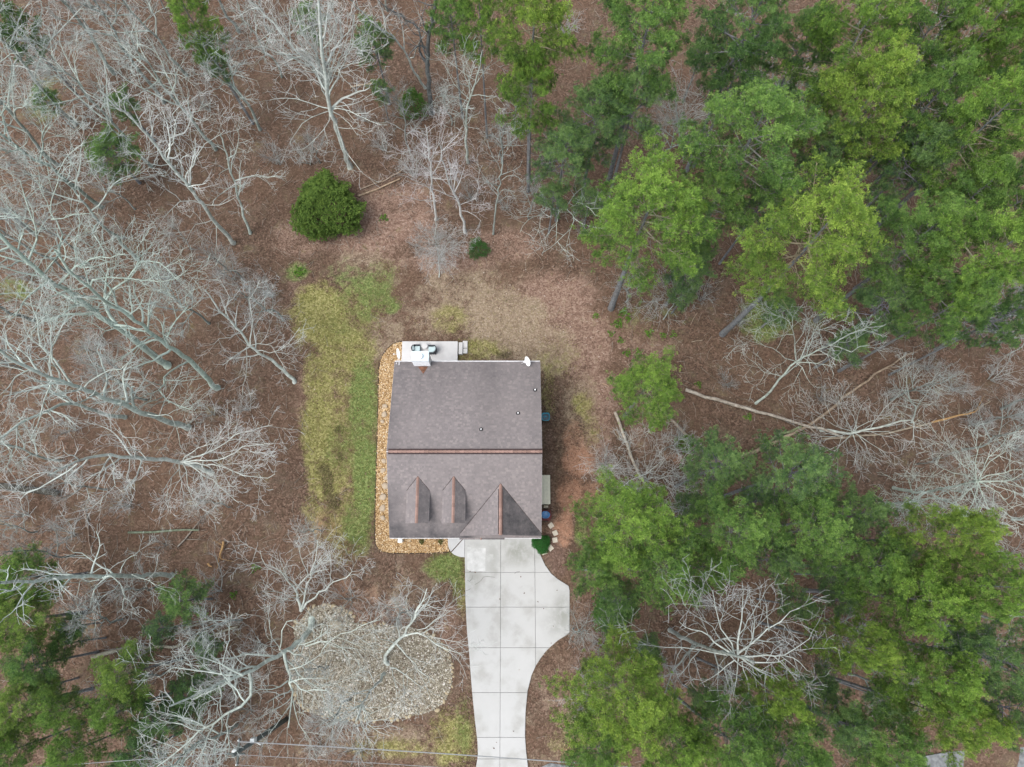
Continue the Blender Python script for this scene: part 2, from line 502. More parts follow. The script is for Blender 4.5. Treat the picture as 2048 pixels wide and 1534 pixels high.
YARD = [(588, 620), (610, 570), (650, 530), (700, 512), (760, 505), (830, 520), (900, 545), (1000, 530), (1080, 545), (1150, 580), (1200, 650), (1215, 720),
        (1205, 800), (1225, 870), (1180, 960), (1130, 1040), (1120, 1110), (1140, 1160), (1175, 1230), (1150, 1290), (1130, 1400), (1150, 1534), (1150, 1620), (560, 1620),
        (590, 1480), (880, 1460), (925, 1300), (900, 1200), (720, 1150), (690, 1090), (670, 1000), (620, 960), (605, 880), (612, 800), (625, 740), (610, 680)]
yard = smooth2(inpoly(GU, GV, YARD).astype(float), 4)
tan = np.maximum(blobs([(1010, 640, 95, 60, 0.95), (930, 580, 90, 45, 0.7), (1090, 700, 70, 60, 0.75), (1160, 820, 40, 90, 0.55), (760, 680, 60, 60, .55), (1000, 700, 60, 25, .8),
                         (640, 1080, 60, 60, .4), (800, 1180, 130, 60, 0.42), (1120, 1450, 50, 90, .35), (800, 1490, 160, 40, .5), (860, 640, 60, 40, .6), (720, 530, 60, 30, .6)]), yard * 0.30)
olive = blobs([(660, 640, 75, 85, .62), (690, 780, 70, 110, .62), (690, 950, 62, 130, .6), (690, 1070, 50, 60, .45), (640, 1010, 35, 60, .5), (640, 630, 58, 70, 1.0), (690, 700, 60, 55, 0.85), (700, 620, 60, 60, .6), (700, 860, 60, 150, .55), (640, 760, 35, 70, 0.75), (640, 860, 42, 80, 0.9), (655, 950, 45, 60, 0.8), (680, 1060, 45, 50, 0.6), (950, 700, 60, 22, 0.7), (1095, 780, 14, 60, 0.6), (1110, 720, 50, 40, .35),
               (900, 640, 40, 30, 0.55), (905, 1480, 50, 60, 0.7), (780, 1500, 90, 22, 0.6), (925, 1190, 16, 50, 0.55), (1140, 1480, 50, 40, .4), (1165, 810, 22, 24, .75), (620, 900, 20, 40, .6), (1180, 860, 20, 40, .45)])
green = blobs([(745, 585, 40, 40, 0.72), (775, 612, 26, 16, 0.8), (712, 555, 34, 26, .6), (695, 590, 30, 34, .45), (760, 545, 34, 26, .5), (725, 625, 34, 22, .55), (700, 640, 60, 60, .3), (725, 820, 32, 110, 0.85), (730, 950, 26, 110, 0.95), (715, 1050, 30, 60, 0.75), (890, 1135, 42, 30, 0.85), (915, 1160, 16, 50, .6), (680, 900, 30, 60, .55), (690, 560, 40, 40, .5),
               (925, 1460, 18, 70, 0.5), (1160, 1060, 14, 35, 0.75), (1172, 1110, 12, 35, 0.7), (595, 545, 28, 20, 0.7), (1530, 640, 60, 45, .75), (1300, 640, 80, 45, .3), (20, 575, 40, 25, .7), (90, 200, 50, 50, .4), (820, 205, 26, 36, .4), (1650, 640, 40, 30, .3)])
clay = blobs([(1150, 880, 26, 40, .6), (1155, 925, 32, 30, 0.95), (1140, 990, 28, 45, 0.85), (1128, 1060, 22, 40, 0.75), (1175, 985, 25, 30, .5), (1010, 1500, 10, 10, 0), (1150, 1500, 26, 14, .5), (700, 1180, 60, 25, .45), (1350, 915, 22, 14, .5), (650, 1050, 26, 30, .4), (740, 1190, 26, 26, .35)])
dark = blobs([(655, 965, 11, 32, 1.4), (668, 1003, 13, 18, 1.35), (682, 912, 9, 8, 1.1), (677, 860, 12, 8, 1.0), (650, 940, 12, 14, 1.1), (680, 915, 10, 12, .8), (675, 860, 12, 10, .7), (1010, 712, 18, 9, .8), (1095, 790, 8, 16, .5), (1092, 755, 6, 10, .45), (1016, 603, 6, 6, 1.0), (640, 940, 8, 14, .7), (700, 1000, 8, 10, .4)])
mulch = blobs([(1100, 930, 12, 55, .55), (1100, 1010, 12, 60, .6), (1110, 1090, 26, 45, .9), (1118, 1130, 20, 30, .7), (1100, 880, 12, 30, .6), (1165, 1280, 30, 90, .4), (775, 1120, 80, 10, .4), (930, 1300, 10, 90, .5)])
pink = blobs([(720, 450, 110, 70, .8), (800, 430, 90, 70, .75), (900, 520, 90, 40, .75), (1110, 600, 90, 60, .85), (1170, 690, 60, 90, .8), (1200, 800, 40, 80, .8), (1190, 900, 40, 60, .8), (1100, 650, 70, 60, .7), (600, 480, 60, 40, .55), (600, 590, 30, 60, .5),
              (1280, 690, 70, 60, .5), (1010, 490, 90, 35, .65), (760, 1220, 80, 30, .55), (1300, 860, 60, 60, .4), (610, 800, 20, 90, .5), (1120, 1400, 50, 100, .4), (1180, 1200, 30, 90, .4), (900, 1250, 30, 60, .5), (700, 400, 60, 60, .5), (770, 520, 60, 24, .5)])
green = np.maximum(green, 0); far_ = (np.abs(GX) > 90) | (GY > 95) | (GY < -45)
for a in (tan, olive, green, clay, dark, mulch, pink): a[far_] = 0
ny, nx = GX.shape
idx = np.arange(nx * ny).reshape(ny, nx)
quads = np.stack([idx[:-1, :-1], idx[:-1, 1:], idx[1:, 1:], idx[1:, :-1]], -1).reshape(-1, 4)
one = np.ones(nx * ny)
gm = npmesh("ground", np.stack([GX, GY, GZ], -1).reshape(-1, 3), np.full(len(quads), 4), quads, M['ground'], True,
            {"maskA": np.stack([tan.ravel(), green.ravel(), olive.ravel(), one], -1),
             "maskB": np.stack([mulch.ravel(), pink.ravel(), dark.ravel(), one], -1), "clay": clay.ravel()})
mobj("ground", gm, kind='structure')

def sample(mask, x, y):
    i = np.clip(np.searchsorted(gx, x) - 1, 0, nx - 1); j = np.clip(np.searchsorted(gy, y) - 1, 0, ny - 1)
    return mask[j, i]

def W(pts, z=0.0): return [P(u, v, z) for u, v in pts]

# road at the foot of the picture
mb = MB()
rd = [P(u, v) for u, v in [(1056, 1545), (1100, 1526), (1200, 1540), (1300, 1552), (1700, 1552), (1850, 1512), (1900, 1503), (2048, 1494), (2400, 1480)]]
rp = [(p.x, p.y) for p in rd] + [(60, -19.5), (-60, -21.5), (-40, -17.2), (-4, -15.2)]
mb.slab(rp, -0.05, 0.03)
mb.build("road", M['asphalt'], kind='structure')

# ------------------------------------------------------------------ driveway made of slabs
DRIVE = [(930, 1062), (930, 1120), (931, 1200), (934, 1260), (938, 1300), (944, 1380), (950, 1440), (955, 1482), (956, 1510), (952, 1534), (946, 1552),
         (1062, 1552), (1056, 1534), (1052, 1500), (1050, 1470), (1051, 1425), (1055, 1382), (1063, 1350), (1072, 1330), (1082, 1315), (1091, 1303), (1100, 1294), (1115, 1281), (1133, 1269.5), (1139, 1264),
         (1139, 1180), (1137, 1172), (1128, 1166), (1115, 1158), (1102, 1147), (1090, 1130), (1080, 1108), (1073, 1090), (1070, 1075), (1068, 1062)]
def clip(poly, a, b, c):
    """keep a*x+b*y+c >= 0"""
    out = []
    for i in range(len(poly)):
        p, q = poly[i], poly[(i + 1) % len(poly)]
        dp = a * p[0] + b * p[1] + c; dq = a * q[0] + b * q[1] + c
        if dp >= 0: out.append(p)
        if (dp >= 0) != (dq >= 0):
            t = dp / (dp - dq); out.append((p[0] + (q[0] - p[0]) * t, p[1] + (q[1] - p[1]) * t))
    return out
dw = [(p.x, p.y) for p in W(DRIVE)]
vx1 = P(1001, 1250).x; vx2 = P(1070.5, 1220).x
hy = [P(1000, v).y for v in (1144.5, 1214, 1295, 1384.6, 1474, 1517)]
xs = [-50, vx1, vx2, 50]; ys = [50] + hy + [-50]
drive = empty("driveway", P(1000, 1300), kind='structure')
drive['label'] = "pale concrete driveway widening beside the garage, cut into square slabs"
G = 0.011
def stain_at(x, y):
    u, v = pix(x, y, 0.0)
    s = 0.0
    for (su, sv, ru, rv, w) in ((1035, 1100, 26, 22, 0.9), (985, 1110, 18, 34, .55), (1060, 1100, 20, 30, .4), (945, 1160, 14, 22, .7), (1125, 1230, 18, 40, .75), (1115, 1250, 26, 20, .6), (990, 1175, 14, 12, .4), (1010, 1125, 60, 10, .35), (950, 1090, 30, 8, .4)):
        s = np.maximum(s, w * np.exp(-(((u - su) / ru) ** 2 + ((v - sv) / rv) ** 2)))
    return s
for i in range(3):
    for j in range(len(ys) - 1):
        p = dw
        p = clip(p, 1, 0, -(xs[i] + G)); p = clip(p, -1, 0, xs[i + 1] - G) if p else p
        p = clip(p, 0, -1, ys[j] - G) if p else p; p = clip(p, 0, 1, -(ys[j + 1] + G)) if p else p
        if len(p) < 3: continue
        q = [p[0]]
        for r in p[1:]:
            if math.hypot(r[0] - q[-1][0], r[1] - q[-1][1]) > 0.03: q.append(r)
        if math.hypot(q[0][0] - q[-1][0], q[0][1] - q[-1][1]) < 0.03: q.pop()
        ar = abs(sum(q[k][0] * q[(k + 1) % len(q)][1] - q[(k + 1) % len(q)][0] * q[k][1] for k in range(len(q)))) / 2
        if len(q) < 3 or ar < 0.15: continue
        mb = MB(); mb.slab(q, -0.1, 0.10 + 0.004 * random.random(), 0.012)
        o = mb.build("slab", M['driveway'], drive)
        # subdivide the top for the stain weights
        me = o.data
        import bmesh
        bm = bmesh.new(); bm.from_mesh(me)
        x0 = min(k[0] for k in q); x1 = max(k[0] for k in q); y0 = min(k[1] for k in q); y1 = max(k[1] for k in q)
        for xx in np.arange(x0 + .25, x1, .25): bmesh.ops.bisect_plane(bm, geom=bm.verts[:] + bm.edges[:] + bm.faces[:], plane_co=(xx, 0, 0), plane_no=(1, 0, 0))
        for yy in np.arange(y0 + .25, y1, .25): bmesh.ops.bisect_plane(bm, geom=bm.verts[:] + bm.edges[:] + bm.faces[:], plane_co=(0, yy, 0), plane_no=(0, 1, 0))
        bm.to_mesh(me); bm.free()
        co = np.empty(len(me.vertices) * 3, np.float32); me.vertices.foreach_get("co", co); co = co.reshape(-1, 3)
        at = me.attributes.new("stain", 'FLOAT', 'POINT'); at.data.foreach_set("value", np.asarray(stain_at(co[:, 0], co[:, 1]), np.float32) * np.ones(len(co), np.float32))
        o.matrix_parent_inverse = Matrix.Translation(-drive.location)
mb = MB(); mb.slab(dw, -0.12, 0.055)
o = mb.build("joint_bed", M['joint'], drive); o.matrix_parent_inverse = Matrix.Translation(-drive.location)

# lighter square patch on the first slab and hairline cracks
M['patch'] = mat_simple("fresh concrete patch", (0.455, 0.465, 0.465, 1), 0.85, 0.2, 0.12, 2)
mb = MB(); mb.slab([(p.x, p.y) for p in W([(935, 1094), (952, 1096), (971.5, 1096), (971, 1120), (971, 1142), (940, 1142.5), (934, 1138)], .105)], .09, .1085, .002)
o = mb.build("concrete_patch", M['patch'], drive); o.matrix_parent_inverse = Matrix.Translation(-drive.location)
for path in ([(950, 1169), (957, 1165), (962, 1161), (967, 1154), (974, 1153), (990, 1154.5)], [(935, 1160), (939, 1163), (944, 1157), (946, 1150)], [(932, 1181), (937, 1180), (941, 1177)], [(1029, 1147), (1033, 1144), (1040, 1143)]):
    mb = MB(); pp = [P(u, v, .1065) for u, v in path]
    for i in range(len(pp) - 1):
        dd = (pp[i + 1] - pp[i]); nn = Vector((-dd.y, dd.x, 0)).normalized() * .022
        mb.poly([pp[i] - nn, pp[i + 1] - nn * .7, pp[i + 1] + nn * .7, pp[i] + nn])
    o = mb.build("crack", M['joint'], drive); o.matrix_parent_inverse = Matrix.Translation(-drive.location)
# curved front walk
walk = empty("front_walk", P(915, 1095), kind='structure')
for pts in ([(896, 1060), (896, 1090), (898, 1097), (902, 1103.5), (926, 1077), (926, 1060)], [(903, 1105), (908, 1109), (916, 1112.6), (922, 1114), (929.4, 1114.5), (929.4, 1060), (927.2, 1060), (927.2, 1078)]):
    mb = MB(); mb.slab([(p.x, p.y) for p in W(pts)], -0.1, 0.098, 0.01)
    o = mb.build("slab", M['walk'], walk); o.matrix_parent_inverse = Matrix.Translation(-walk.location)

# ------------------------------------------------------------------ scattering helpers
STONE_T = None
def stones(name, poly_w, n, rmin, rmax, z, mat, parent, flat=0.6, seed=1, holes=(), keep=None):
    r_ = np.random.default_rng(seed)
    pw = np.array([(p[0], p[1]) for p in poly_w])
    lo, hi = pw.min(0), pw.max(0)
    x = r_.uniform(lo[0], hi[0], n * 4); y = r_.uniform(lo[1], hi[1], n * 4)
    m = inpoly(x, y, pw)
    for h_ in holes: m &= ~inpoly(x, y, h_)
    if keep is not None: m &= keep(x, y, r_)
    x, y = x[m][:n], y[m][:n]; n = len(x)
    k = 6
    ang = np.arange(k) / k * 2 * np.pi
    rad = rmin + (rmax - rmin) * r_.random(n) ** 1.8
    a0 = r_.uniform(0, 6.28, n); el_ = r_.uniform(0.6, 1.0, n)
    R = rad[:, None] * (1 + 0.22 * r_.normal(size=(n, k)).clip(-1.5, 1.5))
    cx = R * np.cos(ang)[None]; cy = R * np.sin(ang)[None] * el_[:, None]
    X = x[:, None] + cx * np.cos(a0)[:, None] - cy * np.sin(a0)[:, None]
    Y = y[:, None] + cx * np.sin(a0)[:, None] + cy * np.cos(a0)[:, None]
    X2 = x[:, None] + (cx * np.cos(a0)[:, None] - cy * np.sin(a0)[:, None]) * 0.6
    Y2 = y[:, None] + (cx * np.sin(a0)[:, None] + cy * np.cos(a0)[:, None]) * 0.6
    hh = rad * flat
    v = np.zeros((n, 2 * k + 1, 3))
    v[:, :k, 0] = X; v[:, :k, 1] = Y; v[:, :k, 2] = z - 0.01
    v[:, k:2 * k, 0] = X2; v[:, k:2 * k, 1] = Y2; v[:, k:2 * k, 2] = z + (hh * 0.8)[:, None] * (1 + .2 * r_.normal(size=(n, k)))
    v[:, 2 * k, 0] = x; v[:, 2 * k, 1] = y; v[:, 2 * k, 2] = z + hh
    f4 = np.array([[i, (i + 1) % k, k + (i + 1) % k, k + i] for i in range(k)]); f3 = np.array([[k + i, k + (i + 1) % k, 2 * k] for i in range(k)])
    off = (np.arange(n) * (2 * k + 1))
    L4 = (f4[None] + off[:, None, None]).reshape(-1, 4); L3 = (f3[None] + off[:, None, None]).reshape(-1, 3)
    loops = np.concatenate((L4.ravel(), L3.ravel()))
    sizes = np.concatenate((np.full(len(L4), 4), np.full(len(L3), 3)))
    me = npmesh(name, v.reshape(-1, 3), sizes, loops, mat, True)
    o = mobj(name, me, parent, kind='stuff')
    if parent is not None: o.matrix_parent_inverse = Matrix.Translation(-parent.location)
    return o

def stone_mesh(name, mat, seed, flat=0.5, k=7):
    r_ = random.Random(seed); vv = []; ff = []
    prof = ((1.0, -0.1), (1.05, 0.35), (0.7, 0.85))
    for pr, pz in prof:
        for i in range(k):
            a = 6.283 * i / k; rr = pr * (1 + r_.uniform(-.2, .2)); vv.append((rr * math.cos(a), rr * math.sin(a) * .85, pz * flat))
    vv.append((0, 0, flat))
    for j in range(2):
        for i in range(k): ff.append([j * k + i, j * k + (i + 1) % k, (j + 1) * k + (i + 1) % k, (j + 1) * k + i])
    for i in range(k): ff.append([2 * k + i, 2 * k + (i + 1) % k, 3 * k])
    m = MB(); m.add(vv, ff); return m.mesh(name, mat, True)

# gravel bed round the house
BED = [(806, 684), (797, 684), (786, 688), (776, 696), (768, 706), (761, 720), (757.5, 740), (756.5, 800), (754.5, 880), (752, 960), (750.5, 1030), (750, 1075), (751, 1088), (756, 1097), (764, 1103), (776, 1106), (800, 1107), (850, 1106.5), (899, 1104), (897, 1062), (815, 1062), (812, 900), (822, 780), (822, 720), (806, 722)]
bw = [(p.x, p.y) for p in W(BED)]
bed = empty("gravel_bed", P(765, 900), label="tan river gravel strip wrapping the west side and front corner of the house", cat="gravel bed")
mb = MB(); mb.slab(bw, -0.1, 0.03)
o = mb.build("soil", M['gravelbase'], bed); o.matrix_parent_inverse = Matrix.Translation(-bed.location)
stones("gravel", bw, 15000, 0.035, 0.075, 0.03, M['gravel'], bed, 0.7, 3)
mb = MB()
ring = [Vector((p[0], p[1], 0)) for p in bw[:20]]
mb.tube([(p.x, p.y, 0.05) for p in ring], 0.03, 4)
o = mb.build("edging", M['edging'], bed); o.matrix_parent_inverse = Matrix.Translation(-bed.location)
flagpos = [(770, 812, .20), (768.5, 829, .24), (765, 843, .17), (766, 941, .22), (770, 972, .26), (766, 994, .28), (765, 1016, .26), (765.5, 1036, .2), (773, 955, .2), (767.5, 922, .2)]
flag_lab = ["flagstone in the gravel strip nearest the rear of the house", "largest rear flagstone, second one down the gravel strip", "small round flagstone, third down the gravel strip", "flagstone tucked by the roof edge beside the green lawn, above the lower cluster",
            "broad flagstone half under the roof edge in the gravel strip", "pale broad flagstone level with the dormer tops", "tan flagstone midway down the dormers in the gravel strip", "last flagstone down the gravel strip towards the front corner",
            "small flagstone squeezed against the wall above the broad half hidden one", "flagstone just below the ridge line, lone one in the gravel"]
for k, (u, v, r) in enumerate(flagpos):
    fm = stone_mesh("flagstone", M['flag'], 50 + k, 0.25, 8)
    q = P(u, v, 0.05)
    o = mobj("flagstone", fm, loc=(q.x, q.y, 0.05), label=flag_lab[k], cat="flagstone", group="flagstones in the gravel strip")
    o.scale = (r, r, 0.3)
    o.rotation_euler.z = k * 1.3

# big oval bed of river stone in the front yard
OVAL = [(606, 1236), (614, 1222), (627, 1213), (650, 1210), (675, 1212), (696, 1221), (706, 1232), (708, 1246), (740, 1250), (790, 1250), (830, 1256), (855, 1265), (876, 1278), (892, 1295), (901, 1314), (905, 1336), (904, 1360), (899, 1384), (890, 1402), (873, 1417),
        (843, 1428), (810, 1434), (783, 1437), (750, 1441), (717, 1441), (680, 1438), (651, 1433), (628, 1427), (610, 1418), (596, 1404), (586, 1385), (580, 1360), (578, 1330), (584, 1300), (590, 1275), (588, 1252)]
ow = [(p.x, p.y) for p in W(OVAL)]
oval = empty("rock_bed", P(740, 1330), label="large oval bed of grey river stones under bare trees in the front yard", cat="rock bed")
mb = MB(); mb.slab(ow, -0.1, 0.02)
o = mb.build("soil", M['riverbase'], oval); o.matrix_parent_inverse = Matrix.Translation(-oval.location)
stones("river_stones", ow, 20000, 0.035, 0.10, 0.02, M['riverstone'], oval, 0.6, 5)
em = [stone_mesh("border_stone", M['edgestone'], s, 0.6) for s in range(5)]
tot = 0
for i in range(len(ow)):
    a = Vector(ow[i]); b = Vector(ow[(i + 1) % len(ow)]); L = (b - a).length
    d = 0.0
    if 31 <= i <= 34 or i in (9, 10): continue
    while d < L:
        q = a.lerp(b, d / L)
        r = random.uniform(.07, .17)
        if random.random() < .22: d += r * 3; continue
        o = mobj("border_stone", em[tot % 5], oval, kind=None)
        o.location = (q.x - oval.location.x + random.uniform(-.12, .12), q.y - oval.location.y + random.uniform(-.12, .12), 0.0)
        o.scale = (r * random.uniform(.9, 1.3), r, r * 0.9); o.rotation_euler.z = random.uniform(0, 6)
        d += r * 2 * random.uniform(0.95, 1.35); tot += 1
# big pale boulder in it
bm_ = stone_mesh("boulder", M['riverstone'], 77, 0.45, 12)
q = P(673, 1249)
o = mobj("boulder", bm_, loc=(q.x, q.y, 0.0), label="flat pale grey boulder at the upper edge of the river stone bed", cat="boulder"); o.scale = (.55, .42, .5)

# stepping pavers by the round shrub
pv = [(1102, 1051, 35, "beige square stepping stone nearest the blue tub"), (1110.5, 1066, 25, "second beige square stepping stone down from the blue tub"), (1110, 1080, 8, "middle beige stepping stone, set almost square, east of the round shrub"),
      (1101, 1096, 40, "beige stepping stone below and right of the round shrub"), (1088, 1104, 20, "beige stepping stone touching the driveway edge below the round shrub")]
for u, v, a, lb in pv:
    q = P(u, v, 0.05); mb = MB()
    mb.slab([(x, y) for x, y in ((-.19, -.19), (.19, -.19), (.19, .19), (-.19, .19))], -0.05, 0.05, 0.012)
    o = mb.build("stepping_stone", M['paver'], loc=(q.x, q.y, 0.02), label=lb, cat="paver", group="square stepping stones beside the driveway")
    o.rotation_euler.z = math.radians(a)
# ------------------------------------------------------------------ the house
ZF, ZB, ZR = 5.5, 6.5, 8.1
YF = P(930, 1075, ZF).y; YB = P(930, 724, ZB).y; YR = P(930, 903, ZR).y
XL = (P(779, 1075, ZF).x + P(787, 724, ZB).x + P(775, 903, ZR).x) / 3
XR = (P(1083, 1075, ZF).x + P(1078, 724, ZB).x + P(1086.5, 903, ZR).x) / 3
house = empty("house", ((XL + XR) / 2, (YF + YB) / 2, 0), label="brown shingled house with two dormers and a front gable beside the driveway", cat="house")
HI = Matrix.Translation(-Vector(house.location))
def hb(mb, name, mat, parent=None, kind=None, smooth=False):
    o = mb.build(name, mat, parent or house, smooth, kind=kind)
    if (parent or house) is house: o.matrix_parent_inverse = HI
    return o
def zfront(y): return ZR - (ZR - ZF) * (YR - y) / (YR - YF)
def zback(y): return ZR - (ZR - ZB) * (y - YR) / (YB - YR)
OV = 0.36
# walls
mb = MB()
x0, x1, y0, y1 = XL + OV, XR - OV, YF + OV, YB - OV
prof = [(y0, 0), (y1, 0), (y1, zback(y1) - .18), (YR, ZR - .22), (y0, zfront(y0) - .18)]
A = [(x0, y, z) for y, z in prof]; B = [(x1, y, z) for y, z in prof]
mb.poly(A[::-1]); mb.poly(B)
for i in range(5):
    j = (i + 1) % 5
    mb.poly([A[i], A[j], B[j], B[i]])
hb(mb, "walls", M['siding'])

def shingle_plane(name, p0, ex, ey, width, length, clip_fn=None, mat='shingle', expo=0.14, seed=1, algae_shade=None, parent=None, lift=0.0):
    """courses of laminated tabs on the plane p0 + ex*s + ey*t; ey runs up the slope. clip_fn(s0, s1, t) gives the allowed span."""
    r_ = np.random.default_rng(seed)
    p0 = np.array(p0, float); ex = np.array(ex, float); ey = np.array(ey, float)
    nrm = np.cross(ex, ey); nrm /= np.linalg.norm(nrm)
    if nrm[2] < 0: nrm = -nrm
    V = []; L = []; n = 0
    rows = int(math.ceil(length / expo))
    for r in range(rows):
        t0 = r * expo; t1 = min(length, t0 + expo * 1.08)
        s = -r_.uniform(0, .3)
        while s < width:
            w = r_.uniform(.09, .25)
            s0, s1 = max(s, 0), min(s + w, width); s += w
            if clip_fn:
                a0, b0 = clip_fn(t0); a1, b1 = clip_fn(t1)
                q = [max(s0, a0), min(s1, b0), min(s1, b1), max(s0, a1)]
                if q[0] >= q[1] and q[3] >= q[2]: continue
                if q[0] > q[1]: q[0] = q[1] = (q[0] + q[1]) / 2
                if q[3] > q[2]: q[3] = q[2] = (q[2] + q[3]) / 2
            else:
                if s1 - s0 < 0.005: continue
                q = [s0, s1, s1, s0]
            th = (0.009 if r_.random() < .5 else 0.019) + lift
            a = p0 + ex * q[0] + ey * t0; b = p0 + ex * q[1] + ey * t0; c = p0 + ex * q[2] + ey * t1; d = p0 + ex * q[3] + ey * t1
            V += [a - nrm * .02, b - nrm * .02, a + nrm * th, b + nrm * th, c + nrm * (.002 + lift * .9), d + nrm * (.002 + lift * .9)]
            L += [[n, n + 1, n + 3, n + 2], [n + 2, n + 3, n + 4, n + 5], [n, n + 2, n + 5, n], [n + 1, n + 4, n + 3, n + 1]]
            n += 6
    sizes = []; loops = []
    for f in L:
        if f[0] == f[-1]: f = f[:-1]
        sizes.append(len(f)); loops += f
    V = np.array(V)
    al = algae_shade(V) if algae_shade else np.zeros(len(V))
    me = npmesh(name, V, sizes, loops, M[mat], False, {"algae_shade": al})
    o = mobj(name, me, parent or house, kind='stuff')
    if (parent or house) is house: o.matrix_parent_inverse = HI
    return o

def deck(pts, th=0.12):
    """solid roof deck under the shingles: polygon pts (3D) extruded down"""
    mb = MB(); pts = [Vector(p) for p in pts]
    up = [p - Vector((0, 0, 0.025)) for p in pts]; lo = [p - Vector((0, 0, th)) for p in pts]
    mb.poly(up); mb.poly(lo[::-1])
    for i in range(len(pts)):
        j = (i + 1) % len(pts); mb.poly([lo[i], lo[j], up[j], up[i]])
    return mb

Wd = XR - XL
# front and rear slopes
sf = Vector((0, YR - YF, ZR - ZF)); Lf = sf.length; sf.normalize()
sb_ = Vector((0, YR - YB, ZR - ZB)); Lb = sb_.length; sb_.normalize()
hb(deck([(XL + .01, YF + .01, ZF), (XR - .01, YF + .01, ZF), (XR - .01, YR, ZR), (XL + .01, YR, ZR)]), "front_roof_deck", M['white'])
hb(deck([(XR - .01, YB - .01, ZB), (XL + .01, YB - .01, ZB), (XL + .01, YR, ZR), (XR - .01, YR, ZR)]), "rear_roof_deck", M['white'])
def alg_shade_front(V):
    x, y = V[:, 0], V[:, 1]
    a = 0.75 * np.clip(1 - (x - XL) / 1.3, 0, 1) * np.clip((YR - 1.8 - y) / 1.5, 0, 1)
    a += 0.8 * np.clip(1 - (y - YF) / 1.5, 0, 1) * np.clip((-2.2 - x) / 1.2, 0, 1)
    for cx in (P(862, 1010, 6.6).x, P(935, 1010, 6.6).x):  # shade along each dormer's east side, put into the shingle colour
        a += 0.5 * np.exp(-((x - cx - .1) / .28) ** 2) * np.clip((4.9 - y) / .8, 0, 1)
    return np.clip(a, 0, 1)
def alg_rear(V):
    x, y = V[:, 0], V[:, 1]
    a = 0.35 * np.clip(1 - (x - XL) / 1.6, 0, 1) * np.clip(1 - abs(y - 10) / 4, 0, 1) + 0.25 * np.clip(1 - abs(x + 1.6) / 1.4, 0, 1) + .28 * np.clip((y - 9.5) / 4, 0, 1)
    return np.clip(a, 0, 1)
shingle_plane("front_shingles", (XL, YF - .02, ZF - .01), (1, 0, 0), sf, Wd, Lf, seed=11, algae_shade=alg_shade_front)
shingle_plane("rear_shingles", (XL, YB + .02, ZB - .01), (1, 0, 0), sb_, Wd, Lb, seed=12, algae_shade=alg_rear)
# ridge vent and its caps
mb = MB()
xr0, xr1 = P(776.5, 903, ZR).x, P(1085, 903, ZR).x
for s, sl_ in ((-1, sf), (1, sb_)):
    pass
mb.box(((xr0 + xr1) / 2, YR, ZR + .01), (xr1 - xr0, .36, .06)); hb(mb, "ridge_vent", M['vent'])
k = 0; x = xr0 + .01
mb = MB()
while x < xr1 - .05:
    w = min(.30, xr1 - x - .01)
    z = ZR + .055
    mb.add([(x, YR - .135, z - .035), (x + w - .004, YR - .135, z - .03), (x + w - .004, YR, z + .015), (x, YR, z + .004), (x + w - .004, YR + .135, z - .03), (x, YR + .135, z - .035),
            (x, YR - .135, z - .06), (x + w - .004, YR - .135, z - .06), (x, YR + .135, z - .06), (x + w - .004, YR + .135, z - .06)],
           [[0, 1, 2, 3], [3, 2, 4, 5], [6, 7, 1, 0], [5, 4, 9, 8], [1, 7, 9, 4, 2], [0, 3, 5, 8, 6]])
    x += w
hb(mb, "ridge_caps", M['ridge'])

def gable(name, xa, xb, xm, yfr, zr, ze, apex_y, parent, seed, cap_w=0.11, lab=None, algae_shade=0.0):
    """small gable roof whose ridge runs back (+y) into the front slope; returns parts"""
    # ridge from (xm, yfr, zr) back to apex where the slope reaches zr; eaves at ze back to where slope reaches ze
    ya = YR - (ZR - zr) / (ZR - ZF) * (YR - YF)
    ye = YR - (ZR - ze) / (ZR - ZF) * (YR - YF)
    for sgn, xe in ((-1, xa), (1, xb)):
        hw = abs(xe - xm)
        up = Vector((xm - xe, 0, zr - ze)); L = up.length; up.normalize()
        d = Vector((0, 1, 0))
        def cf(t, L=L):
            return (0.0, (ye - yfr) + (ya - ye) * min(1, t / L))
        al = (lambda V, a=algae_shade: np.full(len(V), a)) if sgn > 0 else None  # only the east plane takes this even darker tone
        shingle_plane("shingles", (xe, yfr, ze), (0, 1, 0), up, ya - yfr, L, cf, seed=seed + sgn + 1, algae_shade=al, parent=parent, lift=.004)
        dk = deck([(xe, yfr + .01, ze), (xm, yfr + .01, zr), (xm, ya, zr), (xe, ye, ze)], 0.10)
        o = dk.build("roof_deck", M['siding'], parent)
    mb = MB()
    for xe in (xa, xb):
        mb.tube([(xe, ye + .01, ze + .012), (xm, ya + .01, zr + .012)], .022, 4)
    mb.build("valley", M['vent'], parent)
    # ridge caps
    mb = MB(); y = yfr - .01; slope = (zr - ze) / max(abs(xb - xm), .01)
    while y < ya - .02:
        w = min(.26, ya - y)
        dz = cap_w * slope
        z = zr + .02
        mb.add([(xm - cap_w, y, z - dz + .01), (xm - cap_w, y + w, z - dz), (xm, y + w, z + .012), (xm, y, z + .024), (xm + cap_w, y + w, z - dz), (xm + cap_w, y, z - dz + .01),
                (xm - cap_w, y, z - dz - .02), (xm + cap_w, y, z - dz - .02)],
               [[0, 3, 2, 1], [3, 5, 4, 2], [6, 7, 5, 3, 0]])
        y += w
    mb.build("ridge_caps", M['ridge'], parent)
    return ya, ye

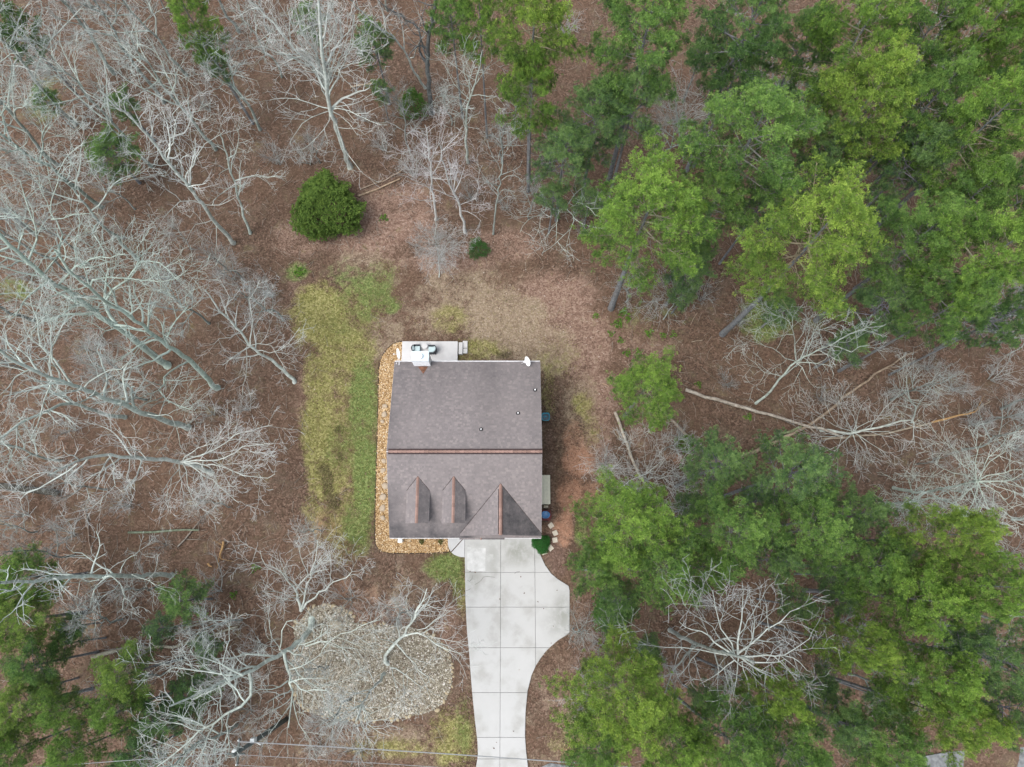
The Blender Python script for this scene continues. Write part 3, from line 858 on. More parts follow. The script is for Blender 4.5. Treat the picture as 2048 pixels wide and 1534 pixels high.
# dormers
for dk, (ul, ur, ure, um, vfr, uap) in enumerate([(811, 856, 863, 832, 1046, 834), (883.5, 928.5, 935, 905, 1045.5, 908)]):
    ze, zr = 6.93, 7.36
    yfr = P(um, vfr, zr).y
    xa = P(ul, vfr, ze).x; xb = P(ur + 1.5, vfr, ze).x; xm = (xa + xb) / 2
    d = empty("dormer", (0, 0, 0)); d.parent = house; d.matrix_parent_inverse = HI
    ya, ye = gable("dormer", xa, xb, xm, yfr, zr, ze, None, d, 30 + dk * 5, .10, algae_shade=.62)
    # cheeks and face
    mb = MB(); c0, c1, yf_ = xa + .12, xb - .12, yfr + .16
    zb_ = zfront(yf_) - .02
    zt = ze + .02
    mb.poly([(c0, yf_, zb_), (c1, yf_, zb_), (c1, yf_, zt), (xm, yf_, zr - .13), (c0, yf_, zt)])
    mb.poly([(c1, yf_, zb_), (c1, ye - .02, zt - .04), (c1, yf_, zt)]); mb.poly([(c0, yf_, zb_), (c0, yf_, zt), (c0, ye - .02, zt - .04)])
    mb.build("wall", M['siding'], d)
    w = MB(); w.box((xm, yf_ - .03, (zb_ + zt) / 2 + .02), (.74, .05, .74)); wo = w.build("window", M['white'], d)
    mb = MB(); mb.box((xm, yf_ - .06, (zb_ + zt) / 2 + .02), (.62, .02, .62)); mb.build("pane", M["glass"], d)

# front gable above the garage
zr, ze = 7.14, 5.62
yfr = P(1001, 1070, zr).y
xm = P(1001, 1040, zr).x; hw = (XR - xm)
g = empty("garage_gable", (0, 0, 0)); g.parent = house; g.matrix_parent_inverse = HI
ya, ye = gable("garage_gable", xm - hw, xm + hw, xm, yfr, zr, ze, None, g, 60, .11, algae_shade=.95)
mb = MB()
yf_ = yfr + .3
mb.poly([(xm - hw + .2, yf_, ze - .1), (xm + hw - .36, yf_, ze - .1), (xm + hw - .36, yf_, ze + .1), (xm, yf_, zr - .15), (xm - hw + .2, yf_, ze)])
mb.build("gable_wall", M['siding'], g)
# ridge vent strip at both sides of gable ridge
mb = MB()
for s in (-1, 1): mb.box((xm + s * .135, (yfr + ya) / 2 - .15, zr - .045), (.05, ya - yfr - .45, .05))
mb.build("ridge_vent", M['vent'], g)
# return eave: short pent roof in front of the left half of the gable, wrapping its corner
xa_, xb_ = P(919, 1078, 5.3).x, P(1009, 1078, 5.3).x
yp0 = P(1000, 1078.5, 5.3).y
hb(deck([(xa_, yp0, 5.28), (xb_, yp0, 5.28), (xb_, yfr + .3, 5.62), (xa_, yfr + .3, 5.62)], .09), "pent_roof", M['white'])
shingle_plane("pent_shingles", (xa_, yp0 - .01, 5.29), (1, 0, 0), Vector((0, yfr + .3 - yp0, .34)).normalized(), xb_ - xa_, math.hypot(yfr + .3 - yp0, .34), seed=71, algae_shade=lambda V: np.clip((V[:, 0] - (xa_ + 1.45)) * 3, 0, .6), lift=.006)
mb = MB(); xc = P(962, 1074, 5.4).x
mb.tube([(xc, yp0 - .02, 5.31), (xc + .02, yfr + .25, 5.66)], [.06, .05], 5); mb.tube([(xc, yfr + .2, 5.66), (xc + .35, yfr + .22, 5.67)], [.05, .03], 5)
hb(mb, "hip_cap", M['ridge'])

# gutters and fascias
def gutter(name, x0, x1, y, z, out):
    mb = MB()
    prof = [(0, 0), (0, -.11), (out * .085, -.11), (out * .12, -.03), (out * .12, .005), (out * .105, .005), (out * .10, -.03), (out * .075, -.095), (out * .012, -.095), (out * .012, 0)]
    n = len(prof); A = [(x0, y + a, z + b) for a, b in prof]; B = [(x1, y + a, z + b) for a, b in prof]
    mb.add(A + B, [[i, (i + 1) % n, n + (i + 1) % n, n + i] for i in range(n)] + [list(range(n))[::-1], [n + i for i in range(n)]])
    x = x0 + .6
    while x < x1 - .2:
        mb.box((x, y + out * .06, z + .004), (.025, .11, .008)); x += 1.25
    return hb(mb, name, M['white'])
gutter("rear_gutter", XL + .02, XR - .01, YB + .03, ZB - .02, .62)
gutter("front_gutter", XL + .02, xa_ - .02, YF + .045, ZF - .06, -1)
gutter("garage_gutter", xb_ + .05, XR - .01, YF + .045, ZF - .06, -1)
mb = MB()
for x, s in ((XL, -1), (XR, 1)):
    for (ya1, za1, yb1, zb1) in ((YF, ZF, YR, ZR), (YR, ZR, YB, ZB)):
        mb.add([(x + s * .008, ya1, za1 - .02), (x + s * .008, yb1, zb1 - .02), (x + s * .008, yb1, zb1 - .17), (x + s * .008, ya1, za1 - .17),
                (x - s * .02, ya1, za1 - .02), (x - s * .02, yb1, zb1 - .02), (x - s * .02, yb1, zb1 - .17), (x - s * .02, ya1, za1 - .17)],
               [[0, 1, 2, 3], [7, 6, 5, 4], [0, 4, 5, 1], [3, 2, 6, 7], [0, 3, 7, 4], [1, 5, 6, 2]])
hb(mb, "rake_boards", M['white'])
# front wall openings
yw = YF + OV
def opening(name, x, z, w, h, nx_=1, nz=1, mat='glass'):
    mb = MB(); mb.box((x, yw - .03, z), (w + .16, .06, h + .16)); o = hb(mb, name, M['white'])
    for i in range(nx_):
        for j in range(nz):
            m2 = MB(); m2.box((x - w / 2 + (i + .5) * w / nx_, yw - .07, z - h / 2 + (j + .5) * h / nz), (w / nx_ - .05, .02, h / nz - .05))
            m2.build("pane" if mat == 'glass' else "door_panel", M[mat], o)
    return o
opening("window", -6.6, 1.7, 1.0, 1.5, 1, 2); opening("window", -4.9, 1.7, 1.0, 1.5, 1, 2); opening("window", -6.0, 4.2, 1.0, 1.3, 1, 2)
opening("garage_door", -.65, 1.2, 4.2, 2.2, 1, 4, 'white'); opening("front_door", -3.6, 1.12, .95, 2.05, 1, 1, 'white')

# plumbing vents
for u, v in ((1070.3, 779.5), (1036, 826), (962, 858.5)):
    zz = 7.2
    for _ in range(6):
        q = P(u, v, zz + .15); zz = zback(q.y)
    q = P(u, v, zz + .15)
    mb = MB(); mb.lathe((q.x, q.y, zz - .05), [(.15, 0), (.15, .05), (.10, .09), (.085, .15)], 12)
    vo = hb(mb, "plumbing_vent", M['black'])
    mb = MB(); mb.lathe((q.x, q.y, zz + .1), [(.05, 0), (.05, .15), (.038, .152), (.038, .1)], 12); mb.build("pipe", M['white'], vo)

# chimney chase on the rear wall
zt = 8.0
cx0, cx1 = P(822, 722, zt).x, P(857.5, 722, zt).x
cy0 = P(840, 722, zt).y; cy1 = P(840, 702, zt).y
ch = empty("chimney", ((cx0 + cx1) / 2, (cy0 + cy1) / 2, 0)); ch.parent = house; ch.matrix_parent_inverse = HI
LI = Matrix.Translation(-Vector(ch.location))
def cb(mb, name, mat):
    o = mb.build(name, mat, ch); o.matrix_parent_inverse = LI; return o
xc, yc = (cx0 + cx1) / 2, (cy0 + cy1) / 2
mb = MB(); mb.box((xc, yc, zt / 2 - .03), (cx1 - cx0 - .08, cy1 - cy0 - .08, zt - .06)); cb(mb, "chase", M['white'])
mb = MB()
for zz in np.arange(6.4, 7.9, .16): mb.box((xc, cy0 + .035, zz), (cx1 - cx0 - .05, .02, .012))
cb(mb, "siding_laps", M['siding'])
mb = MB(); mb.slab([(cx0, cy0), (cx1, cy0), (cx1, cy1), (cx0, cy1)], zt - .05, zt + .01, .02); cb(mb, "chase_cover", M['galv'])
mb = MB(); q = P(839.5, 712, zt + .25); mb.lathe((q.x, q.y, zt), [(.11, 0), (.11, .16)], 16); cb(mb, "flue", M['galv'])
mb = MB(); mb.lathe((q.x, q.y, zt + .15), [(.185, 0), (.19, .03), (.18, .10), (.10, .125)], 20); cb(mb, "flue_cap", M['white'])
# brown flashing saddle on the slope below the chimney
zs = zback(cy0 - .05)
mb = MB()
a_, b_, c_ = P(836, 733.5, zs), P(856, 733.5, zs), P(847, 749, zs)
for q_ in (a_, b_, c_): q_.z = zback(q_.y) + .03
mid = Vector(((a_.x + b_.x) / 2, (a_.y + b_.y) / 2, a_.z + .10))
mb.poly([a_, c_, mid]); mb.poly([c_, b_, mid]); mb.poly([a_, mid, b_])
hb(mb, "flashing_saddle", M['rust'])

# satellite dishes (own things)
def dish(u, v, z, tilt, az_, sx, sy, label, base):
    q = P(u, v, z)
    r = empty("satellite_dish", q, label=label, cat="satellite dish")
    mb = MB(); prof = []
    n = 8
    for i in range(n + 1):
        rr = i / n; prof.append((max(.004, rr), .12 * rr * rr))
    pr = prof + [(1.0, .135)] + [(max(.004, p[0] * .99), p[1] + .015) for p in prof[::-1][1:]]
    mb.lathe((0, 0, 0), pr, 28)
    d = mb.build("reflector", M['dish'], r, True)
    d.scale = (sx, sy, .6); d.rotation_euler = (tilt, 0, az_)
    d.location = (0, 0, 0)
    nv = Matrix.Rotation(az_, 3, 'Z') @ Matrix.Rotation(tilt, 3, 'X') @ Vector((0, 0, 1))
    m2 = MB(); m2.tube([(0, 0, 0), nv * .25 + Vector((0, 0, -.12)), nv * .42 + Vector((0, 0, -.10))], .014, 5); m2.box(tuple(nv * .44 + Vector((0, 0, -.08))), (.07, .07, .10)); m2.build("receiver_arm", M['white'], r)
    m2 = MB(); m2.tube([(0, 0, -.02), (base[0] - q.x, base[1] - q.y, base[2] - q.z + .1), (base[0] - q.x, base[1] - q.y, base[2] - q.z)], .022, 6)
    m2.tube([(0, 0, -.1), (base[0] - q.x - .25, base[1] - q.y, base[2] - q.z)], .012, 5); m2.build("mast", M['white'], r)
    return r
dish(1056.5, 722.5, 6.95, math.radians(52), math.radians(-70), .37, .25, "white oval satellite dish at the rear eave corner near the plumbing vent", (P(1049, 723, 6.5).x, YB - .1, ZB))
dish(798.5, 707, 6.9, math.radians(58), math.radians(-75), .40, .27, "white satellite dish on struts beside the patio, at the rear corner past the chimney", (XL + .35, YB - .25, ZB))

# ------------------------------------------------------------------ rear patio and things on it
ZP = 0.5
pat = [P(804.5, 682.5, ZP), P(915.5, 682.5, ZP), P(915.5, 760, ZP), P(804.5, 760, ZP)]
py0 = YB - OV + .01
pts = [(pat[0].x, pat[0].y), (pat[1].x, pat[1].y), (pat[1].x, py0), (pat[0].x, py0)]
po = empty("patio", (pts[0][0], py0, 0), label="raised pale concrete patio behind the house under two chairs", cat="patio")
PI_ = Matrix.Translation(-Vector(po.location))
mx_ = (pts[0][0] + pts[1][0]) / 2
for a, b in ((pts[0][0], mx_ - .006), (mx_ + .006, pts[1][0])):
    mb = MB(); mb.slab([(a, py0), (b, py0), (b, pts[0][1]), (a, pts[0][1])], 0.06, ZP, .012); o = mb.build("slab", M['patio'], po); o.matrix_parent_inverse = PI_
mb = MB(); mb.slab([(pts[0][0] + .05, py0), (pts[1][0] - .05, py0), (pts[1][0] - .05, pts[0][1] - .05), (pts[0][0] + .05, pts[0][1] - .05)], -.1, .058); o = mb.build("footing", M['edging'], po); o.matrix_parent_inverse = PI_
# two steps of blocks
for k, (ua, va, ub, vb, z) in enumerate([(917.3, 684.5, 924.8, 708, .36), (925.6, 681.5, 934.8, 696, .19), (925.6, 697, 934.8, 706.5, .19)]):
    a, b = P(ua, va, z), P(ub, vb, z)
    mb = MB(); mb.slab([(a.x, a.y), (b.x, a.y), (b.x, b.y), (a.x, b.y)], 0, z, .015); o = mb.build("step_block", M['patio'], po); o.matrix_parent_inverse = PI_
def chair(u, v, rz, label):
    q = P(u, v, ZP + .45)
    r = empty("patio_chair", (q.x, q.y, ZP + .002), rz, label, "chair", "dark wicker chairs on the patio")
    r.scale = (1.12, 1.12, 1)
    mb = MB()
    # horseshoe shell: arms and back in one curve, open towards +x
    pts_ = []
    for i in range(15):
        a = math.radians(90 + 180 * i / 14); pts_.append((.30 * math.cos(a) - .02, .31 * math.sin(a)))
    pts_ = [(.30, .31)] + pts_ + [(.30, -.31)]
    n = len(pts_); ins = []
    for i, (x, y) in enumerate(pts_):
        L = math.hypot(x + .02, y) or 1
        ins.append((x * .78 if x < .2 else x, y * .78))
    ht = [.60 + .18 * max(0, -p[0] / .3) for p in pts_]
    vv = [(x, y, .22) for x, y in pts_] + [(x, y, h) for (x, y), h in zip(pts_, ht)] + [(x, y, h) for (x, y), h in zip(ins, ht)] + [(x, y, .22) for x, y in ins]
    ff = []
    for a in range(3):
        for i in range(n - 1): ff.append([a * n + i, a * n + i + 1, (a + 1) * n + i + 1, (a + 1) * n + i])
    for i in range(n - 1): ff.append([3 * n + i, 3 * n + i + 1, i + 1, i])
    ff += [[0, n, 2 * n, 3 * n], [n - 1, 4 * n - 1, 3 * n - 1, 2 * n - 1]]
    mb.add(vv, ff); mb.build("shell", M['wicker'], r)
    mb = MB(); mb.box((.03, 0, .32), (.52, .46, .10)); mb.build("seat_frame", M['wicker'], r)
    mb = MB(); mb.slab([(-.2, -.23), (.29, -.23), (.29, .23), (-.2, .23)], .37, .47, .03); mb.build("seat_cushion", M['cushion'], r)
    mb = MB(); mb.box((-.19, 0, .58), (.10, .40, .28), 0, .8); mb.build("back_cushion", M['cushion'], r)
    for x in (-.2, .26):
        for y in (-.25, .25):
            mb = MB(); mb.box((x, y, .11), (.04, .04, .22)); mb.build("leg", M['wicker'], r)
chair(832, 698, 0, "dark wicker chair with pale cushion beside the chimney, opening east")
chair(865, 699, math.pi, "dark wicker chair with pale cushion on open patio, opening west")
q = P(849, 692, ZP + .4)
t = empty("side_table", (q.x, q.y, ZP + .002), label="low round pale table between the two patio chairs", cat="table")
mb = MB(); mb.lathe((0, 0, .40), [(.24, 0), (.25, .015), (.24, .03)], 24); mb.build("table_top", M['patio'], t)
mb = MB(); mb.lathe((0, 0, 0), [(.14, 0), (.14, .02), (.03, .03), (.03, .40)], 14); mb.build("pedestal", M['white'], t)

# ------------------------------------------------------------------ things along the east wall
a, b = P(1087.5, 950, 1.15), P(1101, 1008, 1.15)
xw = XR - OV + .03
bx = empty("storage_box", ((xw + b.x) / 2, (a.y + b.y) / 2, 0), label="long cream storage box against the east wall of the house", cat="storage box")
BI = Matrix.Translation(-Vector(bx.location))
def bb(mb, name, mat):
    o = mb.build(name, mat, bx); o.matrix_parent_inverse = BI; return o
mb = MB(); mb.slab([(xw, b.y + .05), (b.x - .06, b.y + .05), (b.x - .06, a.y - .05), (xw, a.y - .05)], 0, 1.08); bb(mb, "body", M['cream'])
nb = 5; ww = (b.x - xw) / nb
for i in range(nb):
    mb = MB(); x_ = xw + i * ww
    mb.slab([(x_ + .006, b.y), (x_ + ww - .006, b.y), (x_ + ww - .006, a.y), (x_ + .006, a.y)], 1.085, 1.14 - i * .004, .008); bb(mb, "lid_board", M['cream'])
mb = MB(); mb.box((xw + .40, (a.y + b.y) / 2 + .35, 1.17), (.05, .45, .03)); mb.box((xw + .46, (a.y + b.y) / 2 + .1, 1.165), (.03, .16, .03)); bb(mb, "latch", M['black'])

q = P(1092, 1029.5, .7)
w = empty("wheelbarrow", (q.x - .05, q.y, 0), label="blue rounded tub sitting in a dull red frame by the east wall", cat="wheelbarrow")
mb = MB(); mb.lathe((0, 0, .28), [(.24, 0), (.29, .25), (.32, .40), (.33, .42), (.29, .42), (.27, .37), (.2, .33)], 20); tb = mb.build("tub", M['blue'], w, True); tb.scale = (1.1, .86, 1)
mb = MB(); mb.tube([(-.45, -.36, .42), (.40, -.36, .42), (.50, 0, .36), (.40, .36, .42), (-.45, .36, .42)], .028, 6); mb.tube([(.3, -.36, .42), (.34, -.42, .03)], .022, 5); mb.tube([(.3, .36, .42), (.34, .42, .03)], .022, 5); mb.tube([(-.4, -.36, .42), (-.4, .36, .42)], .025, 5)
mb.build("frame", M['red'], w)
mb = MB(); mb.box((.05, 0, .26), (.75, .80, .04)); mb.build("tray", M['red'], w)
for s in (-1, 1):
    mb = MB()
    pr = [(0.0 + .12 * math.cos(a_), .12 * math.sin(a_)) for a_ in np.linspace(0, 2 * math.pi, 13)[:-1]]
    vv = [(.1 + x, s * .44 - .03, .125 + z) for x, z in pr] + [(.1 + x, s * .44 + .03, .125 + z) for x, z in pr]
    mb.add(vv, [[i, (i + 1) % 12, 12 + (i + 1) % 12, 12 + i] for i in range(12)] + [list(range(12)), list(range(12, 24))[::-1]]); mb.build("wheel", M['black'], w)
mb = MB(); mb.slab([(-.17, -.1), (.17, -.1), (.17, .1), (-.17, .1)], 0, .35, .03)
q2 = P(1092, 1013, .35)
mb.build("crate", M['paver'], loc=(q2.x, q2.y, 0), label="small grey box at the foot of the cream storage box", cat="box")

q = P(1092.5, 833, .5)
w = empty("tub", (q.x - .04, q.y, 0), label="open square teal tub against the rear half of the east wall", cat="tub")
mb = MB(); mb.slab([(-.25, -.25), (.25, -.25), (.25, .25), (-.25, .25)], 0, .05); 
pr = []
n = 20
def sq(r, k):
    a = 2 * math.pi * k / n; c, s = math.cos(a), math.sin(a); p_ = 5
    rr = r / (abs(c) ** p_ + abs(s) ** p_) ** (1 / p_); return rr * c, rr * s
vv = []; ff = []
for j, (r, z) in enumerate([(.25, 0), (.30, .40), (.33, .42), (.33, .45), (.27, .45), (.245, .30)]):
    vv += [(*sq(r, k), z) for k in range(n)]
    if j: ff += [[(j - 1) * n + k, (j - 1) * n + (k + 1) % n, j * n + (k + 1) % n, j * n + k] for k in range(n)]
mb = MB(); mb.add(vv, ff); mb.build("shell", M['teal'], w, True)
mb = MB(); mb.add([(*sq(.25, k), .31) for k in range(n)], [list(range(n))]); mb.build("water", M['tealdark'], w)
mb = MB(); mb.tube([(-.12, -.1, .33), (.0, .08, .36), (.13, .0, .35)], .035, 6); mb.tube([(-.1, .1, .34), (-.15, -.02, .36)], .03, 6); mb.build("hose_coil", M['teal'], w)

# small white post by the front corner
q = P(800, 1081, 1.2)
w = empty("white_post", (q.x + .03, q.y, 0), label="small white post standing in the gravel by the west front corner", cat="post")
mb = MB(); mb.box((0, 0, .6), (.12, .12, 1.2)); mb.build("post", M['white'], w)
mb = MB(); mb.box((0, 0, 1.28), (.26, .26, .16)); mb.box((0, 0, 1.4), (.34, .34, .08), 0, .5); mb.build("cap", M['dish'], w)
# downspout elbows at rear
mb = MB(); mb.tube([(XR - .18, YB + .08, ZB - .12), (XR - .18, YB - .3, ZB - .5), (XR - .18, YB - .3, .1)], .04, 6); hb(mb, "downspout", M['white'])
mb = MB(); mb.tube([(XL + .25, YF - .08, ZF - .12), (XL + .25, YF + .3, ZF - .5), (XL + .25, YF + .3, .1)], .04, 6); hb(mb, "downspout", M['white'])

# ------------------------------------------------------------------ utility pole and wires
b0 = P(573, 1438); ptop = 10.0
up = empty("utility_pole", (b0.x, b0.y, 0), label="grey utility pole with transformer and crossarm near the road west of the driveway", cat="utility pole")
mb = MB(); mb.tube([(0, 0, -.2), (0, 0, 5), (0, 0, ptop)], [.17, .15, .11], 10); mb.build("pole", M['polewood'], up, True)
mb = MB(); mb.box((0, 0, 9.2), (.12, 1.5, .10)); mb.box((0, .0, 9.6), (1.1, .1, .09)); mb.build("crossarm", M['polewood'], up)
for y in (-.65, .65):
    mb = MB(); mb.lathe((0, y, 9.25), [(.04, 0), (.06, .05), (.04, .08), (.06, .12), (.03, .18)], 8); mb.build("insulator", M['tank'], up)
mb = MB(); mb.lathe((-.33, -.1, 8.1), [(.18, 0), (.20, .05), (.20, .75), (.17, .82), (.05, .85)], 16); mb.lathe((-.33, -.2, 8.9), [(.04, 0), (.03, .2)], 8); mb.build("transformer", M['tank'], up, True)
mb = MB(); mb.tube([(0, 0, 6.6), (.45, -.2, 6.62), (.5, -.2, 6.3)], .035, 5); mb.box((.3, .3, 7.6), (.25, .25, .5)); mb.build("bracket", M['tank'], up)
def wire(p, q, sag, r, label, grp=None):
    p, q = Vector(p), Vector(q); pts_ = []
    for i in range(25):
        t = i / 24; x = p.lerp(q, t); x.z -= sag * 4 * t * (1 - t); pts_.append(tuple(x - p))
    mb = MB(); mb.tube(pts_, r, 4)
    return mb.build("power_line", M['wire'], loc=tuple(p), label=label, cat="power line", group="power lines at the foot of the yard")
T = lambda x, y, z: (b0.x + x, b0.y + y, z)
e1 = P(1400, 1560, 9); e2 = P(1400, 1580, 9.3); e3 = P(1400, 1600, 9.3)
a1 = P(500, 1495, 8.4); c1 = P(950, 1521, 7.9); dirn = (c1 - a1)
wire(T(.0, .6, 9.38), a1 + Vector((dirn.x, dirn.y, -.2)) * 2.6, .7, .030, "thickest overhead line, closest to the house, running east from the utility pole")
wire(T(0, 0, 9.75), P(950, 1536, 8.6) + Vector((30, -2.2, .8)), .8, .014, "thin middle overhead line running east from the utility pole top")
wire(T(0, -.65, 9.38), P(950, 1546, 8.4) + Vector((30, -2.6, .8)), .8, .012, "thin overhead line nearest the road running east from the utility pole")
wire(T(0, -.1, 8.9), (b0.x - 45, b0.y - 3.5, 9.2), .8, .018, "overhead line running west from the utility pole towards the corner woods")
# ------------------------------------------------------------------ tree building
def unit(v): return v / (np.linalg.norm(v) + 1e-12)

class Skel:
    """polylines with radii, turned into one tube mesh"""
    def __init__(s): s.lines = []
    def add(s, pts, rad, tip): s.lines.append((np.asarray(pts, float), np.asarray(rad, float), float(tip)))
    def mesh(s, name, mat, sides=lambda r: 3 if r < .05 else (5 if r < .14 else 8)):
        groups = {}
        for p, r, t in s.lines: groups.setdefault((len(p), sides(r[0])), []).append((p, r, t))
        V = []; L = []; A = []; off = 0
        for (n, k), g in groups.items():
            Pn = np.stack([a[0] for a in g]); R = np.stack([a[1] for a in g]); T = np.array([a[2] for a in g])
            t = np.gradient(Pn, axis=1); t /= np.linalg.norm(t, axis=2, keepdims=True) + 1e-9
            ref = np.where(np.abs(t[..., 2:3]) < .9, np.array([0, 0, 1.0]), np.array([1.0, 0, 0]))
            # one reference per line keeps the tube from twisting
            tm = unit_rows(Pn[:, -1] - Pn[:, 0]); rf = np.where(np.abs(tm[:, 2:3]) < .85, np.array([0, 0, 1.0]), np.array([1.0, 0, 0]))
            ref = np.repeat(rf[:, None], n, 1)
            a = np.cross(t, ref); a /= np.linalg.norm(a, axis=2, keepdims=True) + 1e-9; b = np.cross(t, a)
            w = np.arange(k) / k * 2 * np.pi
            ring = Pn[:, :, None] + (a[:, :, None] * np.cos(w)[None, None, :, None] + b[:, :, None] * np.sin(w)[None, None, :, None]) * R[:, :, None, None]
            m = len(g)
            V.append(ring.reshape(-1, 3)); A.append(np.repeat(T, n * k))
            i = np.arange(n - 1)[:, None] * k + np.arange(k)[None]; i2 = np.arange(n - 1)[:, None] * k + (np.arange(k)[None] + 1) % k
            q = np.stack([i, i + k, i2 + k, i2], -1).reshape(-1, 4)
            L.append((q[None] + (off + np.arange(m) * n * k)[:, None, None]).reshape(-1, 4)); off += m * n * k
        V = np.concatenate(V); L = np.concatenate(L); A = np.concatenate(A)
        return npmesh(name, V, np.full(len(L), 4), L, mat, True, {"tip": A})
def unit_rows(a): return a / (np.linalg.norm(a, axis=-1, keepdims=True) + 1e-9)

def rand_dir(rs, d, ang):
    """direction at angle ang from d at random azimuth"""
    dx, dy, dz = d
    ax = (0, 0, 1) if abs(dz) < .9 else (1, 0, 0)
    a = (dy * ax[2] - dz * ax[1], dz * ax[0] - dx * ax[2], dx * ax[1] - dy * ax[0])
    l = math.sqrt(a[0] ** 2 + a[1] ** 2 + a[2] ** 2) + 1e-9; a = (a[0] / l, a[1] / l, a[2] / l)
    b = (dy * a[2] - dz * a[1], dz * a[0] - dx * a[2], dx * a[1] - dy * a[0])
    w = rs.uniform(0, 6.283); c, s_ = math.cos(ang), math.sin(ang); cw, sw = math.cos(w), math.sin(w)
    return tuple(d[i] * c + (a[i] * cw + b[i] * sw) * s_ for i in range(3))

def grow(sk, rs, p, d, L, r, lvl, opt):
    """one branch with its children; opt: wig, up, kids per level, min radius"""
    seg = opt['seg'][lvl]; n = max(3, int(round(L / seg)) + 1)
    pts = [p]; st = L / (n - 1); wig = opt['wig'][lvl]
    x, y, z = p; dx, dy, dz = d
    for i in range(n - 1):
        dx += rs.gauss(0, wig); dy += rs.gauss(0, wig); dz += rs.gauss(0, wig) + opt['up'][lvl]
        l = math.sqrt(dx * dx + dy * dy + dz * dz); dx /= l; dy /= l; dz /= l
        x += dx * st; y += dy * st; z += dz * st; pts.append((x, y, z))
    rmin = opt['rmin']
    rad = [max(rmin, r * (1 - .72 * (i / (n - 1)) ** 1.1)) for i in range(n)]
    tip = opt['tip'][lvl]
    sk.add(pts, rad, tip)
    children(sk, rs, pts, rad, L, lvl, opt)

def children(sk, rs, pts, rad, L, lvl, opt, tmin=.22):
    if lvl + 1 >= opt['levels']: return
    n = len(pts); k = opt['kids'][lvl]; k = int(k * L + rs.random())
    for c in range(k):
        t = tmin + (1 - tmin) * (c + rs.random()) / max(k, 1); f = t * (n - 1); i = min(int(f), n - 2); u = f - i
        a, b = pts[i], pts[i + 1]
        q = tuple(a[j] + (b[j] - a[j]) * u for j in range(3)); dd = [b[j] - a[j] for j in range(3)]
        l = math.sqrt(sum(j * j for j in dd)) + 1e-9; dd = [j / l for j in dd]
        nd = rand_dir(rs, dd, math.radians(rs.uniform(28, 68)))
        nd = (nd[0], nd[1], nd[2] * .8 + opt['cup'])
        l = math.sqrt(sum(j * j for j in nd)); nd = tuple(j / l for j in nd)
        ln = opt['len'][lvl] * (1 - .55 * t) * rs.uniform(.6, 1.25) * min(1.0, .35 + L / opt['ref'][lvl])
        rr = rad[i] * rs.uniform(.45, .68)
        grow(sk, rs, q, nd, ln, max(opt['rmin'], min(rr * 1.1, ln * .032)), lvl + 1, opt)

OPT = dict(levels=4, seg=[.7, .5, .35, .3], wig=[.13, .19, .22, .2], up=[.035, .03, .03, .02], kids=[1.25, 2.15, 2.9, 0], len=[4.1, 1.95, .82, 0],
           ref=[7.0, 3.2, 1.4], rmin=.0078, tip=[.0, .25, .7, 1.0], cup=.12)
FINE = dict(OPT, kids=[1.9, 2.8, 3.7, 0], len=[2.7, 1.4, .72, 0], wig=[.08, .14, .18, .2], up=[.06, .05, .04, .02], rmin=.006)

def bare_variant(name, seed, height, fork, spread, limbs, opt=OPT, lean=.04, r0=None):
    """local tree: base at origin"""
    rs = random.Random(seed); sk = Skel()
    r0 = r0 or height * .0098
    trunk = Skel()
    n = 14; pts = []; x = y = 0
    for i in range(n):
        z = height * .9 * i / (n - 1); x += rs.gauss(0, lean) * 3.6; y += rs.gauss(0, lean) * 3.6
        pts.append((x, y, z - (.15 if i == 0 else 0)))
    rad = [r0 * (1.25 if i == 0 else 1) * (1 - .78 * (i / (n - 1))) for i in range(n)]
    trunk.add(pts, rad, 0)
    children(sk, rs, pts[int(n * .7):], rad[int(n * .7):], height * .3, 0, opt, 0.0)
    for k in range(limbs):
        t = fork + (0.97 - fork) * (k + rs.random() * .8) / limbs; f = t * (n - 1); i = min(int(f), n - 2); u = f - i
        q = tuple(pts[i][j] + (pts[i + 1][j] - pts[i][j]) * u for j in range(3))
        a = k * 2.39996 + rs.uniform(-.5, .5); e = math.radians(rs.uniform(18, 50) + 25 * (t - fork))
        d = (math.cos(a) * math.cos(e), math.sin(a) * math.cos(e), math.sin(e))
        L = spread * (1.15 - .6 * (t - fork) / (1 - fork)) * rs.uniform(.7, 1.2)
        grow(sk, rs, q, d, L, min(rad[i] * .72, .013 * L + .016), 0, opt)
    return trunk.mesh(name + "_trunk", M['palebark']), sk.mesh(name + "_crown", M['palebark'])

def shrub_variant(name, seed, height, stems):
    rs = random.Random(seed); sk = Skel(); tr = Skel()
    o = dict(OPT, levels=3, seg=[.4, .3, .25], wig=[.12, .16, .2], up=[.05, .05, .03], kids=[2.6, 3.6, 0], len=[1.5, .7, 0], ref=[3, 1.3], rmin=.0075, tip=[.3, .8, 1.0])
    for k in range(stems):
        a = rs.uniform(0, 6.28); e = math.radians(rs.uniform(42, 80))
        grow(sk, rs, (rs.gauss(0, .1), rs.gauss(0, .1), -.05), (math.cos(a) * math.cos(e), math.sin(a) * math.cos(e), math.sin(e)), height * rs.uniform(.7, 1.1), height * .011, 0, o)
    return sk.mesh(name, M['palebark'])

